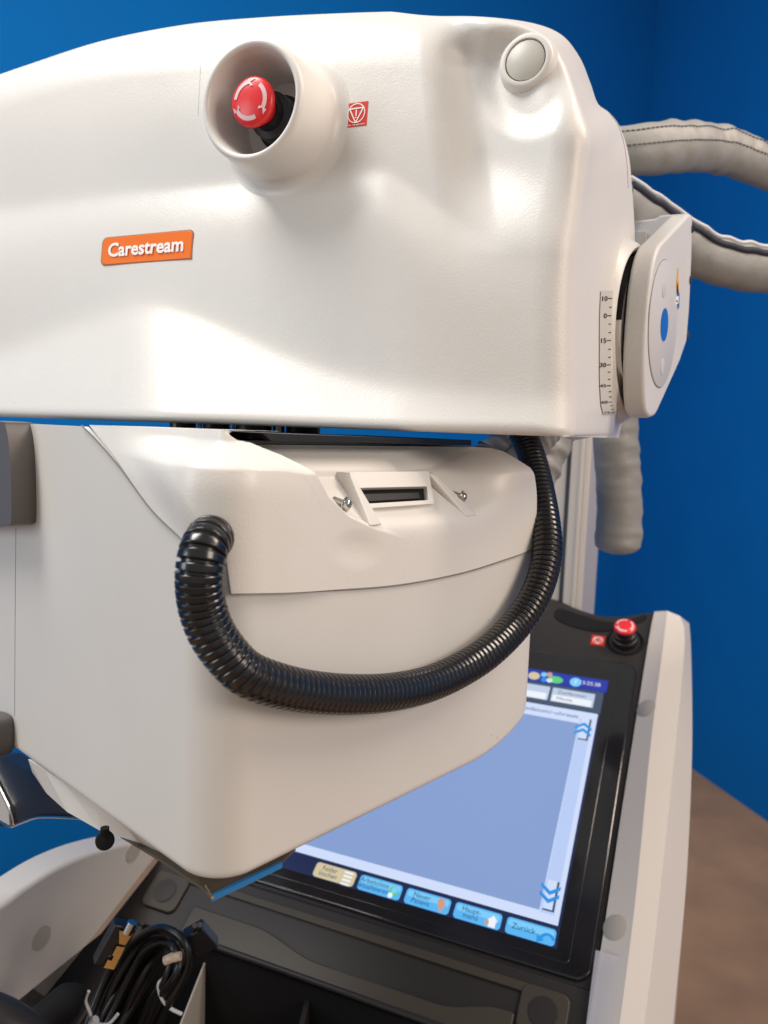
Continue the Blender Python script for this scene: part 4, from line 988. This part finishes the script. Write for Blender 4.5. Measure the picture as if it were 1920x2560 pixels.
# ------------------------------------------------------------------ cable bundle in the bin
cb=thing('cable_bundle','coil of black cable tied with white nylon ties lying in the bin','cable coil',atY(330,2560,.72))
rs=np.random.RandomState(2)
for k in range(13):
    o1=rs.randn(4,2)*7; z_=.70+.012*rs.rand(); f_=k/12
    pts=[(190+60*f_,2640),(235+80*f_,2520+30*f_),(275+90*f_,2420+45*f_),(335+60*f_,2352+50*f_),(400+25*f_,2322+62*f_),(455-20*f_,2350+40*f_),(470-50*f_,2420+20*f_),(430-50*f_,2500),(370-30*f_,2600)]
    P_=[atY(x+rs.randn()*4,y+rs.randn()*4,z_+.03*math.sin(i*.8)+.010*rs.randn()*.3) for i,(x,y) in enumerate(pts)]
    mb=MB(); mb.tube(cr(P_,10),.0037,'cable',10); mb.build('cable',cb)
mb=MB(); mb.tube(cr([atY(*p,.675) for p in ((222,2478),(214,2500),(224,2530),(236,2556),(270,2560),(295,2535))],6),.0016,'tie',8); mb.tube([atY(228,2560,.67),atY(240,2548,.67)],.004,'tie',8); mb.build('cable_tie',cb)
mb=MB(); mb.tube(cr([atY(*p,.675) for p in ((410,2445),(396,2462),(404,2495),(425,2520),(455,2535))],6),.0018,'tie',8); mb.build('cable_tie',cb)
mb=MB(); mb.tube([atY(412,2402,.668),atY(430,2394,.668),atY(452,2390,.668)],[.0042,.0044,.004],'wrap',14); mb.build('marker_sleeve',cb)
mb=MB(); mb.tube(cr([atY(20,2650,.66),atY(100,2560,.66),atY(150,2490,.66),atY(195,2450,.665),atY(240,2470,.67)],6),[.030]*7+[.028]*6+[.025]*6+[.02]*6,'cable',20) if False else mb.tube(resample(cr([atY(20,2640,.66),atY(100,2570,.66),atY(160,2510,.66),atY(215,2470,.67)],6),20),np.r_[np.linspace(.022,.016,17),.013,.009,.003],'matte',20)
mb.build('connector_boot',cb)
def connector(p0,p1,label):
    p0=np.array(p0);p1=np.array(p1); d=(p1-p0)/np.linalg.norm(p1-p0); t=thing('cable_connector',label,'connector',p0)
    L=np.linalg.norm(p1-p0); pl=Plane(p0,d,np.cross(d,[-.3,1,.3]))
    mb=MB(); mb.prism([(0,-.012),(L*.86,-.011),(L*.86,.011),(0,.012)],pl,-.008,.006,'black'); mb.build('connector_shell',t,bevel=.002)
    return t,pl,L
t,pl,L=connector(atY(262,2410,.675),atY(322,2292,.685),'black computer plug with gold metal face and bright screw lying left of the cable coil')
mb=MB(); s_1=-1 if (pl.n@(EYE-pl.o))<0 else 1
def pf(m,pts,a_,b_): 
    q=pts; mb.prism(q,pl,s_1*a_,s_1*b_,m)
pf('gold',[(.002,-.007),(L*.5,-.007),(L*.5,.001),(L*.30,.001),(L*.30,-.001),(L*.2,-.001),(L*.2,.003),(.002,.003)],.0082,.0094); pf('gold',[(L*.55,-.006),(L*.8,-.008),(L*.8,.006),(L*.55,.0)],.0082,.0094); mb.build('metal_face',t)
mb=MB(); mb.tube([pl.P(L*.80,-.002,s_1*.010),pl.P(L*1.02,-.002,s_1*.010)],.0050,'metal',8); mb.build('screw',t)
t,pl,L=connector(atY(468,2362,.69),atY(530,2330,.71),'black computer plug with two silver screw tips at the right end of the coil') if False else connector(atY(520,2372,.70),atY(474,2316,.69),'black computer plug with two silver screw tips at the right end of the coil')
for px in ((484,2318),(497,2316)):
    mb=MB(); mb.tube([atY(px[0],px[1]+8,.68),atY(px[0]+3,px[1]-4,.675)],.0026,'metal',10); mb.build('screw',t)
# ------------------------------------------------------------------ light
w=bpy.data.worlds.new('World'); S.world=w; w.use_nodes=True; bg=w.node_tree.nodes['Background']; bg.inputs[0].default_value=(1,.975,.935,1); bg.inputs[1].default_value=.385
def area(name,loc,tgt,sx,sy,power,col):
    l=bpy.data.lights.new(name,'AREA'); l.shape='RECTANGLE'; l.size=sx; l.size_y=sy; l.energy=power; l.color=col
    o=bpy.data.objects.new(name,l); COL.objects.link(o); o.location=loc; o.rotation_euler=(Vector(tgt)-Vector(loc)).to_track_quat('-Z','Y').to_euler(); return o
area('ceiling_or_fill_lamp',(-1.0,.42,3.1),(0,.6,1.4),.6,.9,37,(1,.965,.92))
area('ceiling_or_fill_lamp',(1.4,.6,3.0),(.3,.8,1.3),.4,1.2,30,(1,.84,.70))
area('ceiling_or_fill_lamp',(1.5,-.6,2.1),(.1,.6,1.2),.7,.7,17,(1,.85,.74))  # added warm fill for the collimator's right face, not a ceiling fitting
area('window_light',(-2.6,-.6,1.9),(0,.6,1.3),.9,1.3,22,(.86,.93,1))
S.view_settings.view_transform='Standard'; S.view_settings.look='None'; S.view_settings.gamma=1; S.view_settings.exposure=0
S.cycles.use_denoising=True
